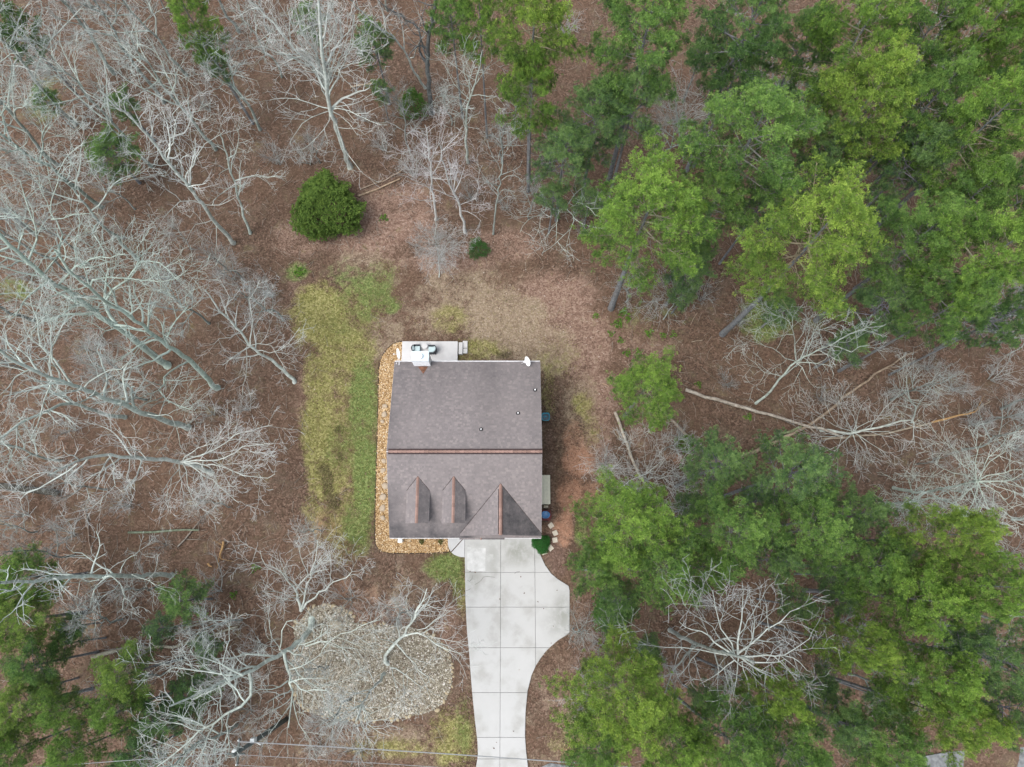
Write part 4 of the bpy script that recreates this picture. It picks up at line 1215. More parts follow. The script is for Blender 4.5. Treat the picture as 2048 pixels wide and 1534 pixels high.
# --- needle tufts
def tufts(name, cen, axis, size, tone, K=20, blade_w=.16, seed=0, spread=1.0, mat='needle', tri=False):
    """burst of K needle blades per tuft (numpy, one triangle each)"""
    r_ = np.random.default_rng(seed); N = len(cen)
    d = r_.normal(size=(N, K, 3)); d /= np.linalg.norm(d, axis=2, keepdims=True)
    d = d * spread + axis[:, None] * .75; d /= np.linalg.norm(d, axis=2, keepdims=True) + 1e-9
    L = size[:, None] * r_.uniform(.6, 1.1, (N, K))
    side = np.cross(d, r_.normal(size=(N, K, 3))); side /= np.linalg.norm(side, axis=2, keepdims=True) + 1e-9
    w = (size[:, None] * blade_w)[..., None]
    base = cen[:, None] + d * (L * .12)[..., None]
    tip = cen[:, None] + d * L[..., None] + np.array([0, 0, -.03])
    V = np.stack([base - side * w * .35, base + side * w * .35, cen[:, None] + d * (L * .72)[..., None] + side * w * .5, tip, cen[:, None] + d * (L * .72)[..., None] - side * w * .5], 2)
    V = np.stack([V[:, :, 2], V[:, :, 3] * .8 + V[:, :, 4] * .2, base], 2) if tri else V[:, :, [0, 1, 2, 4]]
    V = V.reshape(-1, 3); M_ = 3 if tri else 4
    L4 = np.arange(N * K * M_).reshape(-1, M_)
    tn = np.repeat((tone[:, None] + r_.normal(0, .06, (N, K))).clip(0, 1), M_, axis=1).reshape(-1)
    return npmesh(name, V, np.full(len(L4), M_), L4, M[mat], False, {"tone": tn})

def pine_variant(name, seed, R=4.5, H_=20.0, z0=.55, nb=46, dens=1.0):
    rs = random.Random(seed); r_ = np.random.default_rng(seed)
    limbs = Skel(); cen = []; ax = []; tn = []; sz = []
    trunk = Skel(); n = 14
    bx, by = rs.uniform(-.25, .25), rs.uniform(-.25, .25)
    tp = [(bx * math.sin(i / (n - 1) * 3), by * math.sin(i / (n - 1) * 2.5), H_ * .97 * i / (n - 1)) for i in range(n)]
    trunk.add(tp, [.24 * (1.2 if i == 0 else 1) * (1 - .85 * (i / (n - 1)) ** 1.2) for i in range(n)], 0)
    lob = [rs.uniform(.66, 1.16) for _ in range(9)]
    def tuft_at(q, d, t, n_=1, jit=.22):
        for _ in range(n_):
            cen.append([q[j] + rs.gauss(0, jit) * (1 if j < 2 else .6) for j in range(3)]); ax.append((d[0] * .55, d[1] * .55, .75)); tn.append(t + rs.gauss(0, .22)); sz.append(rs.uniform(.19, .31))
    for k in range(nb):
        h = (k + rs.random()) / nb
        z = H_ * (z0 + (.985 - z0) * h); a = k * 2.39996 + rs.uniform(-.35, .35)
        prof = math.sin(math.pi * min(1, (h * .80 + .26))) ** .8
        L = R * prof * lob[int((a % 6.283) / 6.2832 * 9) % 9] * rs.uniform(.75, 1.12)
        L = max(L, .7)
        e = math.radians(-6 + 48 * h + rs.uniform(-8, 8))
        d = [math.cos(a) * math.cos(e), math.sin(a) * math.cos(e), math.sin(e)]
        m = max(4, int(L / .6)); p = [np.interp(z, [t[2] for t in tp], [t[0] for t in tp]), np.interp(z, [t[2] for t in tp], [t[1] for t in tp]), z]
        pts = [tuple(p)]
        for i in range(m):
            d[2] += .035 + rs.gauss(0, .05); d[0] += rs.gauss(0, .07); d[1] += rs.gauss(0, .07)
            l = math.sqrt(sum(j * j for j in d)); d = [j / l for j in d]
            p = [p[j] + d[j] * L / m for j in range(3)]; pts.append(tuple(p))
        limbs.add(pts, [max(.015, .05 * (L / R + .2) * (1 - .8 * i / m)) for i in range(m + 1)], 0)
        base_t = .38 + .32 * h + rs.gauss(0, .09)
        # secondary branches carrying tuft clusters
        ns = int(4.6 * L * dens)
        for s_ in range(ns):
            t = .30 + .70 * (s_ + rs.random()) / ns; f = t * m; i = min(int(f), m - 1); u = f - i
            q = [pts[i][j] + (pts[i + 1][j] - pts[i][j]) * u for j in range(3)]
            dd = unit(np.array(pts[i + 1]) - np.array(pts[i])); ang = math.radians(rs.uniform(30, 62)) * (1 if s_ % 2 else -1)
            e2 = np.array([dd[0] * math.cos(ang) - dd[1] * math.sin(ang), dd[0] * math.sin(ang) + dd[1] * math.cos(ang), dd[2] + rs.uniform(-.05, .38)]); e2 = unit(e2)
            l2 = (.45 + .9 * (1 - t)) * rs.uniform(.6, 1.2) * min(1, L / 3 + .3)
            q2 = [q[j] + e2[j] * l2 for j in range(3)]
            limbs.add([q, [(q[j] + q2[j]) / 2 + rs.gauss(0, .04) for j in range(3)], q2], [.018, .014, .009], .5)
            tuft_at(q2, e2, base_t + .12, 3, .24)
            tuft_at([(q[j] + q2[j]) / 2 for j in range(3)], e2, base_t - .02, 2, .2)
        tuft_at(pts[-1], d, base_t + .15, 5, .25)
    # dead, needle-free twigs under the crown
    for k in range(16):
        z = H_ * (z0 - .16 + .3 * rs.random()); a = rs.uniform(0, 6.28); L = rs.uniform(.8, 2.6); q = (0, 0, z)
        d = (math.cos(a), math.sin(a), rs.uniform(-.2, .25)); pts = [tuple(q[j] + d[j] * L * i / 3 + (rs.gauss(0, .08) if i else 0) for j in range(3)) for i in range(4)]
        limbs.add(pts, [.035, .028, .018, .01], 1.0)
    N = len(cen)
    sz = [k_ * 1.06 for k_ in sz]; cr = tufts(name + "_crown", np.array(cen), np.array(ax), np.array(sz), np.array(tn), 27, .175, seed, tri=True)
    return trunk.mesh(name + "_trunk", M['pinebark']), limbs.mesh(name + "_limbs", M['pinelimb']), cr, N

def cedar_variant(name, seed, R=2.4, H_=6.0, N=6500, rough=1.0):
    """dense rounded evergreen with many small upright sprays"""
    r_ = np.random.default_rng(seed)
    u = r_.random(N); th = r_.uniform(0, 2 * np.pi, N)
    z = u ** .85
    prof = np.sin(np.clip(z * .93 + .16, 0, 1) * np.pi) ** .62
    lump = 1 + rough * (.10 * np.sin(th * 3 + 2) + .07 * np.sin(th * 7 + 1 + z * 9) + .05 * np.sin(th * 13 + z * 23)) + .05 * r_.normal(size=N)
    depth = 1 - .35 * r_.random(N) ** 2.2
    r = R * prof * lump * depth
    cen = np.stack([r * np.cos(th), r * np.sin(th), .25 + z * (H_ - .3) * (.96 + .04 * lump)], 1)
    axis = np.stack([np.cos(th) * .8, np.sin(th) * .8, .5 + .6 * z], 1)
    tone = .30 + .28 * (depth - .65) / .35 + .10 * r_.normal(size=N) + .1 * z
    size = r_.uniform(.13, .25, N) * R / 2.4
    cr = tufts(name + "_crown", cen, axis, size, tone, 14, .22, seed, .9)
    tr = Skel(); tr.add([(0, 0, -.1), (0, 0, H_ * .4), (0, 0, H_ * .93)], [.14, .10, .03], 0)
    return tr.mesh(name + "_trunk", M['pinebark']), cr

def place(name, loc, rz, sc, parts, label, cat, group=None, tint=(1, 1, 1), tints=None, tilt=(0, 0)):
    r = empty(name, loc, rz, label, cat, group)
    r.rotation_euler = (tilt[0], tilt[1], rz)
    r.scale = sc if isinstance(sc, tuple) else (sc, sc, sc)
    for nm, me in parts:
        o = bpy.data.objects.new(nm, me); COL.objects.link(o); o.parent = r
        c = (tints or {}).get(nm, tint if nm != 'trunk' else (1, 1, 1))
        o.color = (*c, 1)
    return r

# ------------------------------------------------------------------ build the variants
PV = [pine_variant("pine", 100 + i, 4.5, 20.0, z0, nb) for i, (z0, nb) in enumerate([(.60, 44), (.56, 50), (.64, 40), (.58, 46), (.62, 42), (.54, 52)])]
BV = [bare_variant("bare", 200, 17, .38, 6.2, 9), bare_variant("bare", 201, 16, .3, 5.2, 10), bare_variant("bare", 202, 14, .42, 4.4, 9), bare_variant("bare", 203, 18, .5, 5.6, 8),
      bare_variant("bare", 204, 12, .30, 3.2, 12, FINE), bare_variant("bare", 205, 10, .25, 2.7, 12, FINE)]
SV = [shrub_variant("brush", 300 + i, h, s) for i, (h, s) in enumerate([(3.2, 7), (2.6, 9), (3.8, 6)])]
CV = cedar_variant("cedar", 400, rough=1.5)
CV2 = cedar_variant("bush", 401, 2.4, 6.0, 2600, 2.2)

def pine_at(u, v, rp, z, label, tone=(1, 1, 1), var=None, group="pine trees of the wood"):
    q = P(u, v, z)
    depth = (H - z) * CT + q.y * ST
    R = rp / F * depth
    if u < 460 and v > 1080: z *= .55; q = P(u, v, z); depth = (H - z) * CT + q.y * ST; R = rp / F * depth
    k = var if var is not None else int(u * 7 + v * 3) % len(PV)
    s = R / 4.05
    sz_ = max(z, 4) / 15.8
    q.z = ground_z(q.x, q.y)
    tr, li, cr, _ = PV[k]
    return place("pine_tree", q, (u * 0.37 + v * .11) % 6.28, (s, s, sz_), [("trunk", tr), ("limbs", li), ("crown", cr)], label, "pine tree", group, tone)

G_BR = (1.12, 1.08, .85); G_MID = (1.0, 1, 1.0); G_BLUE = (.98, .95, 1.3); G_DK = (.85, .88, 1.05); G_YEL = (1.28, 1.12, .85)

def sprig_variant(name, seed, n=34):
    r_ = np.random.default_rng(seed)
    th = r_.uniform(0, 6.28, n); r = np.sqrt(r_.random(n)) * (1 + .35 * np.sin(th * 3 + seed)); z = .15 + .75 * (1 - r * .6) * r_.random(n)
    cen = np.stack([r * np.cos(th), r * np.sin(th), z], 1); ax_ = np.stack([np.cos(th) * .6, np.sin(th) * .6, np.ones(n) * .8], 1)
    cr = tufts(name, cen, ax_, r_.uniform(.35, .6, n), r_.uniform(.25, .85, n), 16, .12, seed)
    st = Skel()
    for k in range(9): st.add([(0, 0, -.05), tuple(cen[k] * .6), tuple(cen[k])], [.03, .02, .012], .3)
    return st.mesh(name + "_stem", M['pinelimb']), cr
SPV = [sprig_variant("sprig", 500 + i) for i in range(4)]
# ------------------------------------------------------------------ pines
PINES = [
 # u, v, radius px, crown height m, tint, label
 (1290,440,132,15.5,G_BR,"big bright pine at the yard edge whose grey trunk foot shows beside the clearing"),
 (1618,478,140,17.5,G_YEL,"yellow-green pine with a long leaning grey trunk showing below its crown"),
 (1492,290,125,17,G_MID,"broad pine directly behind the clearing-edge pine, north of the yellow-green one"),
 (1070,60,95,18,G_YEL,"yellow-green pine at the top edge, westernmost tall one of the pine wood"),
 (1065,170,62,14,G_BR,"narrow bright pine under the westernmost tall pine of the top edge"),
 (1130,310,75,10,G_BLUE,"low bluish pine north of the bare tree by the clearing-edge pine"),
 (1195,230,80,12,G_BLUE,"bluish shaded pine between the two tall top-edge pines"),
 (1290,70,108,17.5,G_MID,"dense round pine at the top edge, second tall one from the west"),
 (1265,215,80,13,G_BLUE,"bluish low pine under the dense round top-edge pine"),
 (1105,395,38,6,G_BLUE,"small bluish pine beside the twisted bare tree at the clearing"),
 (1500,55,92,17,G_DK,"dark pine at the top edge beyond the reddish gap in the wood"),
 (1470,150,62,12,G_DK,"dark shaded pine just below the dark top-edge pine"),
 (1600,100,60,14,G_DK,"slim dark pine filling the gap east of the dark top-edge pine"),
 (1725,60,95,18,G_BR,"bright tufted pine at the top edge with pale dead twigs in it"),
 (1720,215,108,17,G_YEL,"yellow-green pine with pale twigs, midway between top edge and the leaning-trunk pine"),
 (1850,70,80,17,G_MID,"pine at the top edge beside the pale dead snag"),
 (1955,75,88,18,G_BR,"bright pine at the top edge, second from the north-east corner"),
 (2040,60,70,18,G_YEL,"pine filling the north-east corner of the picture"),
 (1850,215,80,16,G_MID,"pine below the pale dead snag in the north-east wood"),
 (1950,270,100,18,G_BR,"large bright pine above the row of dark leaning trunks near the east edge"),
 (2030,200,60,17,G_DK,"dark pine against the east edge, below the corner pine"),
 (1650,320,70,13,G_BLUE,"bluish pine between the broad pine and the dark leaning trunks"),
 (1420,410,75,13,G_MID,"pine squeezed between the clearing-edge pine and the yellow-green one"),
 (1530,395,55,11,G_BLUE,"low bluish pine north of the yellow-green pine"),
 (1385,520,52,9,G_BLUE,"low pine behind the clearing-edge pine's east flank, above a bare shrub"),
 (1820,330,75,14,G_BLUE,"bluish pine over the dark leaning trunks"),
 (1930,400,80,15,G_MID,"pine south of the dark leaning trunks, near the east edge"),
 (1830,480,95,15,G_MID,"wide pine immediately east of the yellow-green leaning-trunk pine"),
 (1960,520,105,17,G_BR,"bright pine near the east edge, level with the yellow-green pine"),
 (2040,400,60,17,G_MID,"pine cut by the east edge, above the bright level one"),
 (1900,610,70,15,G_MID,"southernmost pine of the north-east wood, above tangled grey brush"),
 (1785,600,70,11,G_BLUE,"bluish low pine south-east of the yellow-green pine, above the bare tree"),
 (2035,620,50,15,G_DK,"dark pine cut by the east edge above the grey brush"),
 (1290,778,78,9,G_BR,"lone round pine in the open between the house and the fallen trunks"),
 (1260,1060,112,13,G_BR,"large bright pine east of the garage, the nearest to the house"),
 (1190,1140,55,11,G_MID,"pine lobe hanging over the wide part of the driveway"),
 (1330,1140,75,13,G_MID,"pine behind the large bright one east of the garage"),
 (1240,1210,58,9,G_DK,"low pine right below the large garage-side pine, above a dark bush"),
 (1440,930,75,12,G_BLUE,"bluish pine at the south end of the fallen trunks"),
 (1580,950,95,14,G_BLUE,"broad bluish-green pine below the crossing fallen trunks"),
 (1470,1060,85,14,G_MID,"pine between the garage-side pine and the broad bluish one"),
 (1620,1060,85,14,G_MID,"pine south of the broad bluish pine in the east wood"),
 (1420,1135,55,12,G_MID,"small pine just above the big star-shaped bare tree"),
 (1710,1030,62,12,G_BLUE,"bluish pine west of the silvery lichen tree"),
 (1550,1120,60,12,G_BLUE,"bluish pine north-east of the star-shaped bare tree"),
 (1740,1130,80,13,G_MID,"pine over the dark trunk in the south-east wood"),
 (1880,1070,72,17,G_YEL,"yellow-green pine directly below the silvery lichen tree"),
 (1830,1200,95,15,G_BR,"bright pine south of the dark trunk in the south-east wood"),
 (1950,1170,90,17,G_BR,"large bright pine by the open brown gap on the east edge"),
 (1710,1290,62,15,G_YEL,"tall narrow yellow-green pine east of the star-shaped bare tree"),
 (1600,1210,42,8,G_BLUE,"low bluish pine touching the star-shaped bare tree"),
 (1255,1400,118,15.5,G_YEL,"big yellow-green pine near the driveway foot"),
 (1350,1480,80,14,G_BR,"pine at the bottom edge east of the big driveway-foot pine"),
 (1460,1480,85,15,G_MID,"pine at the bottom edge below the star-shaped bare tree"),
 (1540,1390,55,15,G_YEL,"small yellow-green pine touching the south side of the star-shaped bare tree"),
 (1570,1500,80,15,G_MID,"pine at the bottom edge, midway between driveway and corner"),
 (1670,1440,70,13,G_BLUE,"bluish pine below the tall narrow one in the south-east wood"),
 (1760,1490,80,14,G_MID,"pine beside the patch of road showing at the bottom edge"),
 (1860,1350,90,15,G_BR,"bright pine north of the patch of road in the south-east"),
 (1900,1440,75,15,G_YEL,"yellow-green pine leaning over the patch of road"),
 (1990,1320,80,16,G_BLUE,"bluish pine near the east edge, south of the brown gap"),
 (2030,1420,75,15,G_BLUE,"bluish pine in the south-east corner"),
 (1200,1500,70,12,G_MID,"pine at the bottom edge directly beside the driveway foot"),
 (45,1150,62,13,G_BR,"small bright pine on the west edge over a long grey trunk"),
 (30,1240,70,14,G_YEL,"yellow-green pine on the west edge, second one up from the south-west group"),
 (70,1330,50,13,G_MID,"pine on the west edge below the yellow-green one"),
 (40,1420,70,14,G_YEL,"pine near the south-west corner against the west edge"),
 (130,1420,48,14,G_BR,"bright pine standing near the south-west corner"),
 (250,1350,58,14,G_YEL,"yellow-green pine at the east side of the south-west group"),
 (225,1430,48,14,G_BR,"bright pine near the bottom edge of the south-west group"),
 (310,1440,50,10,G_DK,"dark low pine at the foot of the big forked bare tree"),
 (150,1500,50,15,G_BR,"pine at the bottom edge near the south-west corner"),
 (20,1500,50,14,G_BR,"pine filling the south-west corner"),
 (270,1510,50,11,G_DK,"dark low pine at the bottom edge west of the utility pole"),
 (360,1205,48,9,G_MID,"small open pine standing alone north of the big forked bare tree"),
 (320,1260,34,7,G_BLUE,"thin bluish pine beside the small open lone pine"),
 (385,1390,50,5,G_DK,"dark low pine under the limbs of the big forked bare tree"),
 (430,1290,30,4,G_BLUE,"little bluish pine north-west of the river stone bed"),
 (130,1290,36,9,G_MID,"little pine between the west-edge pines and the south-west group"),
 (390,50,48,12,G_BR,"slender bright pine on the top edge in the bare wood"),
 (430,120,34,8,G_BLUE,"thin bluish pine below the slender bright top-edge pine"),
 (25,50,45,10,G_DK,"dark pine in the north-west corner"),
 (215,300,55,5,G_DK,"low dark pine in the middle of the north-west bare wood"),
 (250,210,38,5,G_BLUE,"small bluish pine among grey limbs in the north-west wood"),
 (90,200,30,4,G_DK,"tiny dark pine near the west end of the north-west bare wood"),
 (745,80,45,8,G_BLUE,"soft bluish pine near the dark-trunked bare tree, on its west side"),
 (905,55,48,11,G_MID,"pine at the top edge just east of the dark-trunked bare tree"),
 (960,40,45,14,G_BR,"bright slim pine between the dark-trunked tree and the yellow-green top-edge pine"),
 (620,40,38,7,G_BLUE,"bluish pine behind the fan of pale limbs at the top edge"),
 (760,180,28,4,G_BLUE,"small bluish pine north of the tree with pink-grey twigs"),
]
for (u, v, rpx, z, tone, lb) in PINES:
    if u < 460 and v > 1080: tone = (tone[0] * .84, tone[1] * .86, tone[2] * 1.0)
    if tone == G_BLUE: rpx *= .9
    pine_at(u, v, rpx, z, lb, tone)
# smaller understory pines that fill the shaded gaps of the wood
UNDER = [(1180,400,34,5,"west of the clearing-edge pine's foot"),(1400,110,30,6,"in the reddish gap at the top edge"),(1560,200,36,6,"north of the broad pine"),(1640,190,36,7,"west of the twiggy yellow-green pine"),(1800,160,38,7,"below the dead snag"),
 (1765,420,34,5,"by the foot of the dark leaning trunks"),(1880,310,40,6,"between the dark leaning trunks"),(1990,350,38,7,"east of the dark leaning trunks"),(1560,620,36,4,"at the foot of the yellow-green pine"),(1360,600,26,3,"beside the bare shrub at the clearing"),
 (1700,690,36,6,"on the north side of the bent bare tree"),(1390,1010,34,6,"north of the garage-side pines"),(1520,1000,36,6,"under the broad bluish pine"),(1660,1150,38,6,"above the dark trunk in the south-east wood"),(1790,1100,36,7,"between the lichen tree and the dark trunk"),
 (1690,1200,34,5,"below the dark trunk in the south-east wood"),(1640,1370,38,6,"east of the star-shaped bare tree"),(1780,1400,38,7,"north of the road patch"),(1410,1400,34,6,"south-west of the star-shaped bare tree"),(1300,1300,28,4,"on the north side of the driveway-foot pine"),
 (1950,1280,40,7,"south of the brown gap on the east edge"),(1500,1440,38,7,"under the bottom-edge pines"),(1620,1530,44,9,"at the very bottom edge of the south-east wood"),(100,1370,34,6,"in the south-west group"),(170,1250,26,4,"above the south-west group")]
for u, v, rpx, z, w in UNDER:
    q = pine_at(u, v, rpx * 1.1, z, "small shaded young pine " + w, G_BLUE, group="young pines under the tall ones")

# evergreen shrubs and cedar
def evergreen(name, u, v, rp, hz, label, cat, tint, sh=1.0):
    q = P(u, v, hz * .5); depth = (H - hz * .5) * CT + q.y * ST
    s = rp / F * depth / 2.45
    q.z = ground_z(q.x, q.y) - .05
    V_ = CV if rp > 40 or "clipped" in label else CV2
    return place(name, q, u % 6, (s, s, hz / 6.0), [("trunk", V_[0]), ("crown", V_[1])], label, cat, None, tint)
evergreen("cedar_tree", 652, 412, 64, 4.6, "dense round dark green cedar alone at the north-west edge of the yard", "cedar tree", (.95, .86, .75))
evergreen("evergreen_bush", 956, 495, 20, 1.4, "small dark evergreen bush at the north edge of the yard beside the fine grey sapling", "bush", (.55, .70, .75))
evergreen("round_shrub", 1083, 1088, 17, 1.3, "clipped round dark green shrub at the garage corner, ringed by stepping stones", "shrub", (.40, .75, .72))
evergreen("evergreen_bush", 1218, 1225, 33, 2.6, "dark green bush east of the driveway bulge under pines", "bush", (.60, .80, .6))
evergreen("evergreen_bush", 1371, 886, 18, 1.2, "bright little green bush beside the pale fallen trunk's lower end", "bush", (.9, .95, .6))
evergreen("evergreen_bush", 826, 205, 26, 3.0, "tall dark green bush beside the foot of the dark-trunked bare tree", "bush", (.75, .85, .7))
for k, (u, v, r, w) in enumerate([(1250,626,13,"largest sprig, close to the clearing-edge pine's foot"),(1235,648,12,"just below the largest sprig"),(1222,667,7,"tiny one on the clearing side"),(1241,682,8,"below the middle of the sprig row"),(1297,665,10,"near the pale stick"),(1326,672,8,"one of two side by side, west member"),(1346,669,7,"one of two side by side, east member"),(1254,707,9,"southernmost sprig of the patch"),(1275,703,7,"beside the southernmost sprig"),
      (1192,632,8,"at the very foot of the clearing-edge pine"),(1396,770,7,"by the root end of the long fallen trunk"),(1322,838,8,"between the lone pine and the broken trunk"),(1495,836,9,"under the middle of the long fallen trunk"),(1530,882,9,"beside the crossing point of the fallen trunks"),(511,1137,8,"alone on leaf litter west of the lower lawn"),(768,437,10,"alone between the cedar and the grey trees"),(1257,640,7,"wedged between the two largest sprigs"),(600,545,14,"at the north-west lawn corner by bare twigs"),(1395,330,9,"below the pale bare tree in the pines"),(466,1190,8,"by the yellow leafy twig in the west wood")]):
    q = P(u, v); q.z = ground_z(q.x, q.y); s = r / F * 54 * .85
    place("green_sprig", q, k * 1.9, (s, s, s * .9), [("stem", SPV[k % 4][0]), ("crown", SPV[k % 4][1])], "low green sprig of ground growth, " + w, "sprig", None, (1.05, 1.15, .7))
for k, (u, v, c, w) in enumerate([(843, 1083, 5, "small brown-green tuft in the front gravel, nearer the dormers' west end"), (881, 1083, 5, "small dark tuft in the front gravel beside the front walk")]):
    evergreen("tuft", u, v, c, .35, w, "plant", (.75, .6, .7))

# ------------------------------------------------------------------ bare trees traced on their main limbs
def zvert(base, u, v):
    """height on the vertical through the base nearest to pixel (u, v)"""
    best = (1e9, 0)
    for z in np.arange(0, 26, .25):
        a, b = pix(base.x, base.y, z); d = (a - u) ** 2 + (b - v) ** 2
        if d < best[0]: best = (d, z)
    return best[1]
def traced(base_px, limbs, label, seed, r0=.3, tint=(1, 1, 1), opt=OPT, extra_top=0, group=None, name="bare_tree", kidf=1.0, thin=1.0):
    """limbs: list of (pixel path, z values or (z0, z1), r0, r1); first limb is the trunk"""
    base = P(*base_px); base.z = ground_z(base.x, base.y)
    rs = random.Random(seed); tr = Skel(); sk = Skel()
    opt = dict(opt, kids=[k * kidf for k in opt['kids']])
    for li, (path, zz, ra, rb) in enumerate(limbs):
        path = list(path)
        n0 = len(path); L = [0.0]
        for i in range(1, n0): L.append(L[-1] + math.hypot(path[i][0] - path[i - 1][0], path[i][1] - path[i - 1][1]))
        if zz == 'v': zs = [zvert(base, u, v) for u, v in path]
        else: zs = [zz[0] + (zz[1] - zz[0]) * l / L[-1] for l in L]
        q = [P(u, v, z) - base for (u, v), z in zip(path, zs)]
        if li == 0: q[0] = Vector((0, 0, -.15))
        # resample smooth with a little wander
        out = []
        for i in range(len(q) - 1):
            p0 = q[max(i - 1, 0)]; p1 = q[i]; p2 = q[i + 1]; p3 = q[min(i + 2, len(q) - 1)]
            m = max(2, int((p2 - p1).length / .7))
            for k in range(m):
                t = k / m
                c = .5 * ((2 * p1) + (p2 - p0) * t + (2 * p0 - 5 * p1 + 4 * p2 - p3) * t * t + (3 * p1 - p0 - 3 * p2 + p3) * t ** 3)
                w = .05 if li == 0 else .07
                out.append((c.x + rs.gauss(0, w), c.y + rs.gauss(0, w), c.z + rs.gauss(0, w * .6)))
        out.append(tuple(q[-1]))
        n = len(out); ra *= .78 * thin; rb *= .72 * thin; rad = [ra + (rb - ra) * (i / (n - 1)) ** .8 for i in range(n)]
        Lw = sum((Vector(out[i + 1]) - Vector(out[i])).length for i in range(n - 1))
        if li == 0:
            rad[0] *= 1.3; tr.add(out, rad, 0)
            children(sk, rs, out[int(n * .35):], rad[int(n * .35):], Lw * .6, 0, dict(opt, kids=[opt['kids'][0] * .8] + opt['kids'][1:]), 0.0)
        else:
            sk.add(out, rad, .1); children(sk, rs, out, rad, min(Lw, 9), 0, opt, .2)
    tm = tr.mesh("trunk", M['palebark']); cm = sk.mesh("crown", M['palebark'])
    return place(name, base, 0, 1.0, [("trunk", tm), ("crown", cm)], label, "bare tree", group, tint, {"trunk": tint})

T1 = (.95, 1.0, .97); T2 = (.74, .77, .77); TD = (.30, .30, .32); TL = (1.08, 1.08, 1.07); TG = (.82, .92, .86)
traced((435, 778), [([(435, 778), (376, 719), (325, 685), (273, 643), (212, 602), (160, 560), (110, 500)], 'v', .30, .08),
    ([(273, 643), (240, 610), (190, 598), (150, 592)], (12.5, 14.5), .10, .04), ([(325, 685), (352, 640), (370, 615), (372, 590)], (9, 12), .09, .03),
    ([(300, 668), (250, 655), (210, 660), (170, 640)], (11, 13), .08, .03), ([(212, 602), (250, 560), (300, 520), (355, 560)], (15, 18), .09, .03), ([(376, 722), (340, 745), (322, 770), (330, 800), (385, 820)], (5, 10), .10, .03),
    ([(180, 575), (200, 555), (260, 556), (320, 562), (358, 556)], (15, 18), .08, .02)],
    "tall pale tree on the west side whose trunk runs up-left beside its twin", 1, tint=TG)
traced((335, 732), [([(335, 732), (253, 667), (191, 626), (150, 590), (113, 568), (68, 534), (20, 490), (-20, 440)], 'v', .38, .12),
    ([(113, 568), (150, 535), (200, 515), (255, 510)], (15, 18), .10, .03), ([(100, 560), (60, 590), (40, 620), (20, 640)], (15, 17), .10, .03), ([(60, 525), (70, 480), (62, 420), (40, 360)], (16, 20), .10, .03),
    ([(40, 505), (0, 480), (-30, 470)], (17, 19), .09, .03), ([(110, 440), (120, 470), (115, 510), (90, 545)], (19, 16.5), .05, .09), ([(110, 440), (150, 430), (190, 425)], (19, 20), .05, .02), ([(110, 440), (100, 400), (120, 350)], (19, 21), .06, .02)],
    "thick-trunked pale tree crossing the west wood, the stouter of the pair", 2, tint=TG)
traced((376, 856), [([(376, 856), (297, 828), (222, 800), (147, 770), (102, 753), (50, 735), (0, 700)], 'v', .34, .10),
    ([(147, 770), (110, 720), (80, 690), (75, 640), (60, 590)], (14, 18), .10, .03), ([(120, 760), (105, 700), (102, 650), (85, 610)], (15, 19), .08, .02), ([(165, 775), (200, 750), (240, 735), (262, 720)], (13, 15), .07, .02),
    ([(102, 753), (90, 800), (75, 850), (60, 880)], (15.5, 16), .08, .02), ([(60, 738), (30, 760), (0, 790)], (16, 17), .08, .02), ([(297, 828), (330, 832), (352, 850), (360, 890)], (8, 9), .06, .02), ([(190, 788), (230, 780), (250, 770)], (12, 13), .05, .02),
    ([(102, 753), (100, 700), (130, 640), (120, 600)], (15, 19), .07, .02), ([(60, 738), (20, 700), (0, 660)], (16, 19), .08, .02)],
    "broad pale tree leaning across the west edge below the stout pair", 3, tint=T1)
traced((250, 835), [([(250, 835), (200, 826), (143, 806), (102, 818), (60, 836), (34, 850), (3, 876)], 'v', .22, .09),
    ([(3, 876), (20, 905), (12, 930), (0, 945)], (14, 14), .06, .02), ([(3, 876), (-30, 900)], (14, 15), .05, .02)],
    "dark-footed pale tree at the west edge with a limb curling down", 4, tint=T1)
traced((425, 945), [([(425, 945), (395, 934), (362, 925), (294, 918), (219, 912), (154, 922), (100, 950)], (0, 13), .26, .08),
    ([(362, 924), (430, 900), (470, 872), (506, 862), (545, 850)], (6, 7), .08, .02), ([(362, 924), (450, 915), (490, 893), (540, 886)], (6, 8), .08, .02), ([(362, 926), (430, 930), (506, 958), (550, 948)], (6, 8), .08, .02),
    ([(365, 926), (410, 950), (440, 975), (478, 1006)], (6, 8), .07, .02), ([(365, 926), (375, 965), (393, 1015)], (6, 8), .06, .02), ([(362, 924), (345, 955), (325, 985)], (6, 8), .06, .02), ([(294, 917), (262, 895), (250, 870), (239, 855)], (8, 11), .06, .02),
    ([(362, 924), (400, 895), (440, 880)], (6, 9), .06, .02), ([(219, 912), (232, 950), (220, 985), (200, 1010)], (10, 12), .05, .02), ([(154, 924), (110, 960), (58, 985), (40, 1000)], (13, 14), .08, .03), ([(260, 915), (255, 955), (270, 980)], (9, 10), .05, .02)],
    "pale tree bursting like a star on the west lawn edge, level with the house ridge", 5, tint=TL)
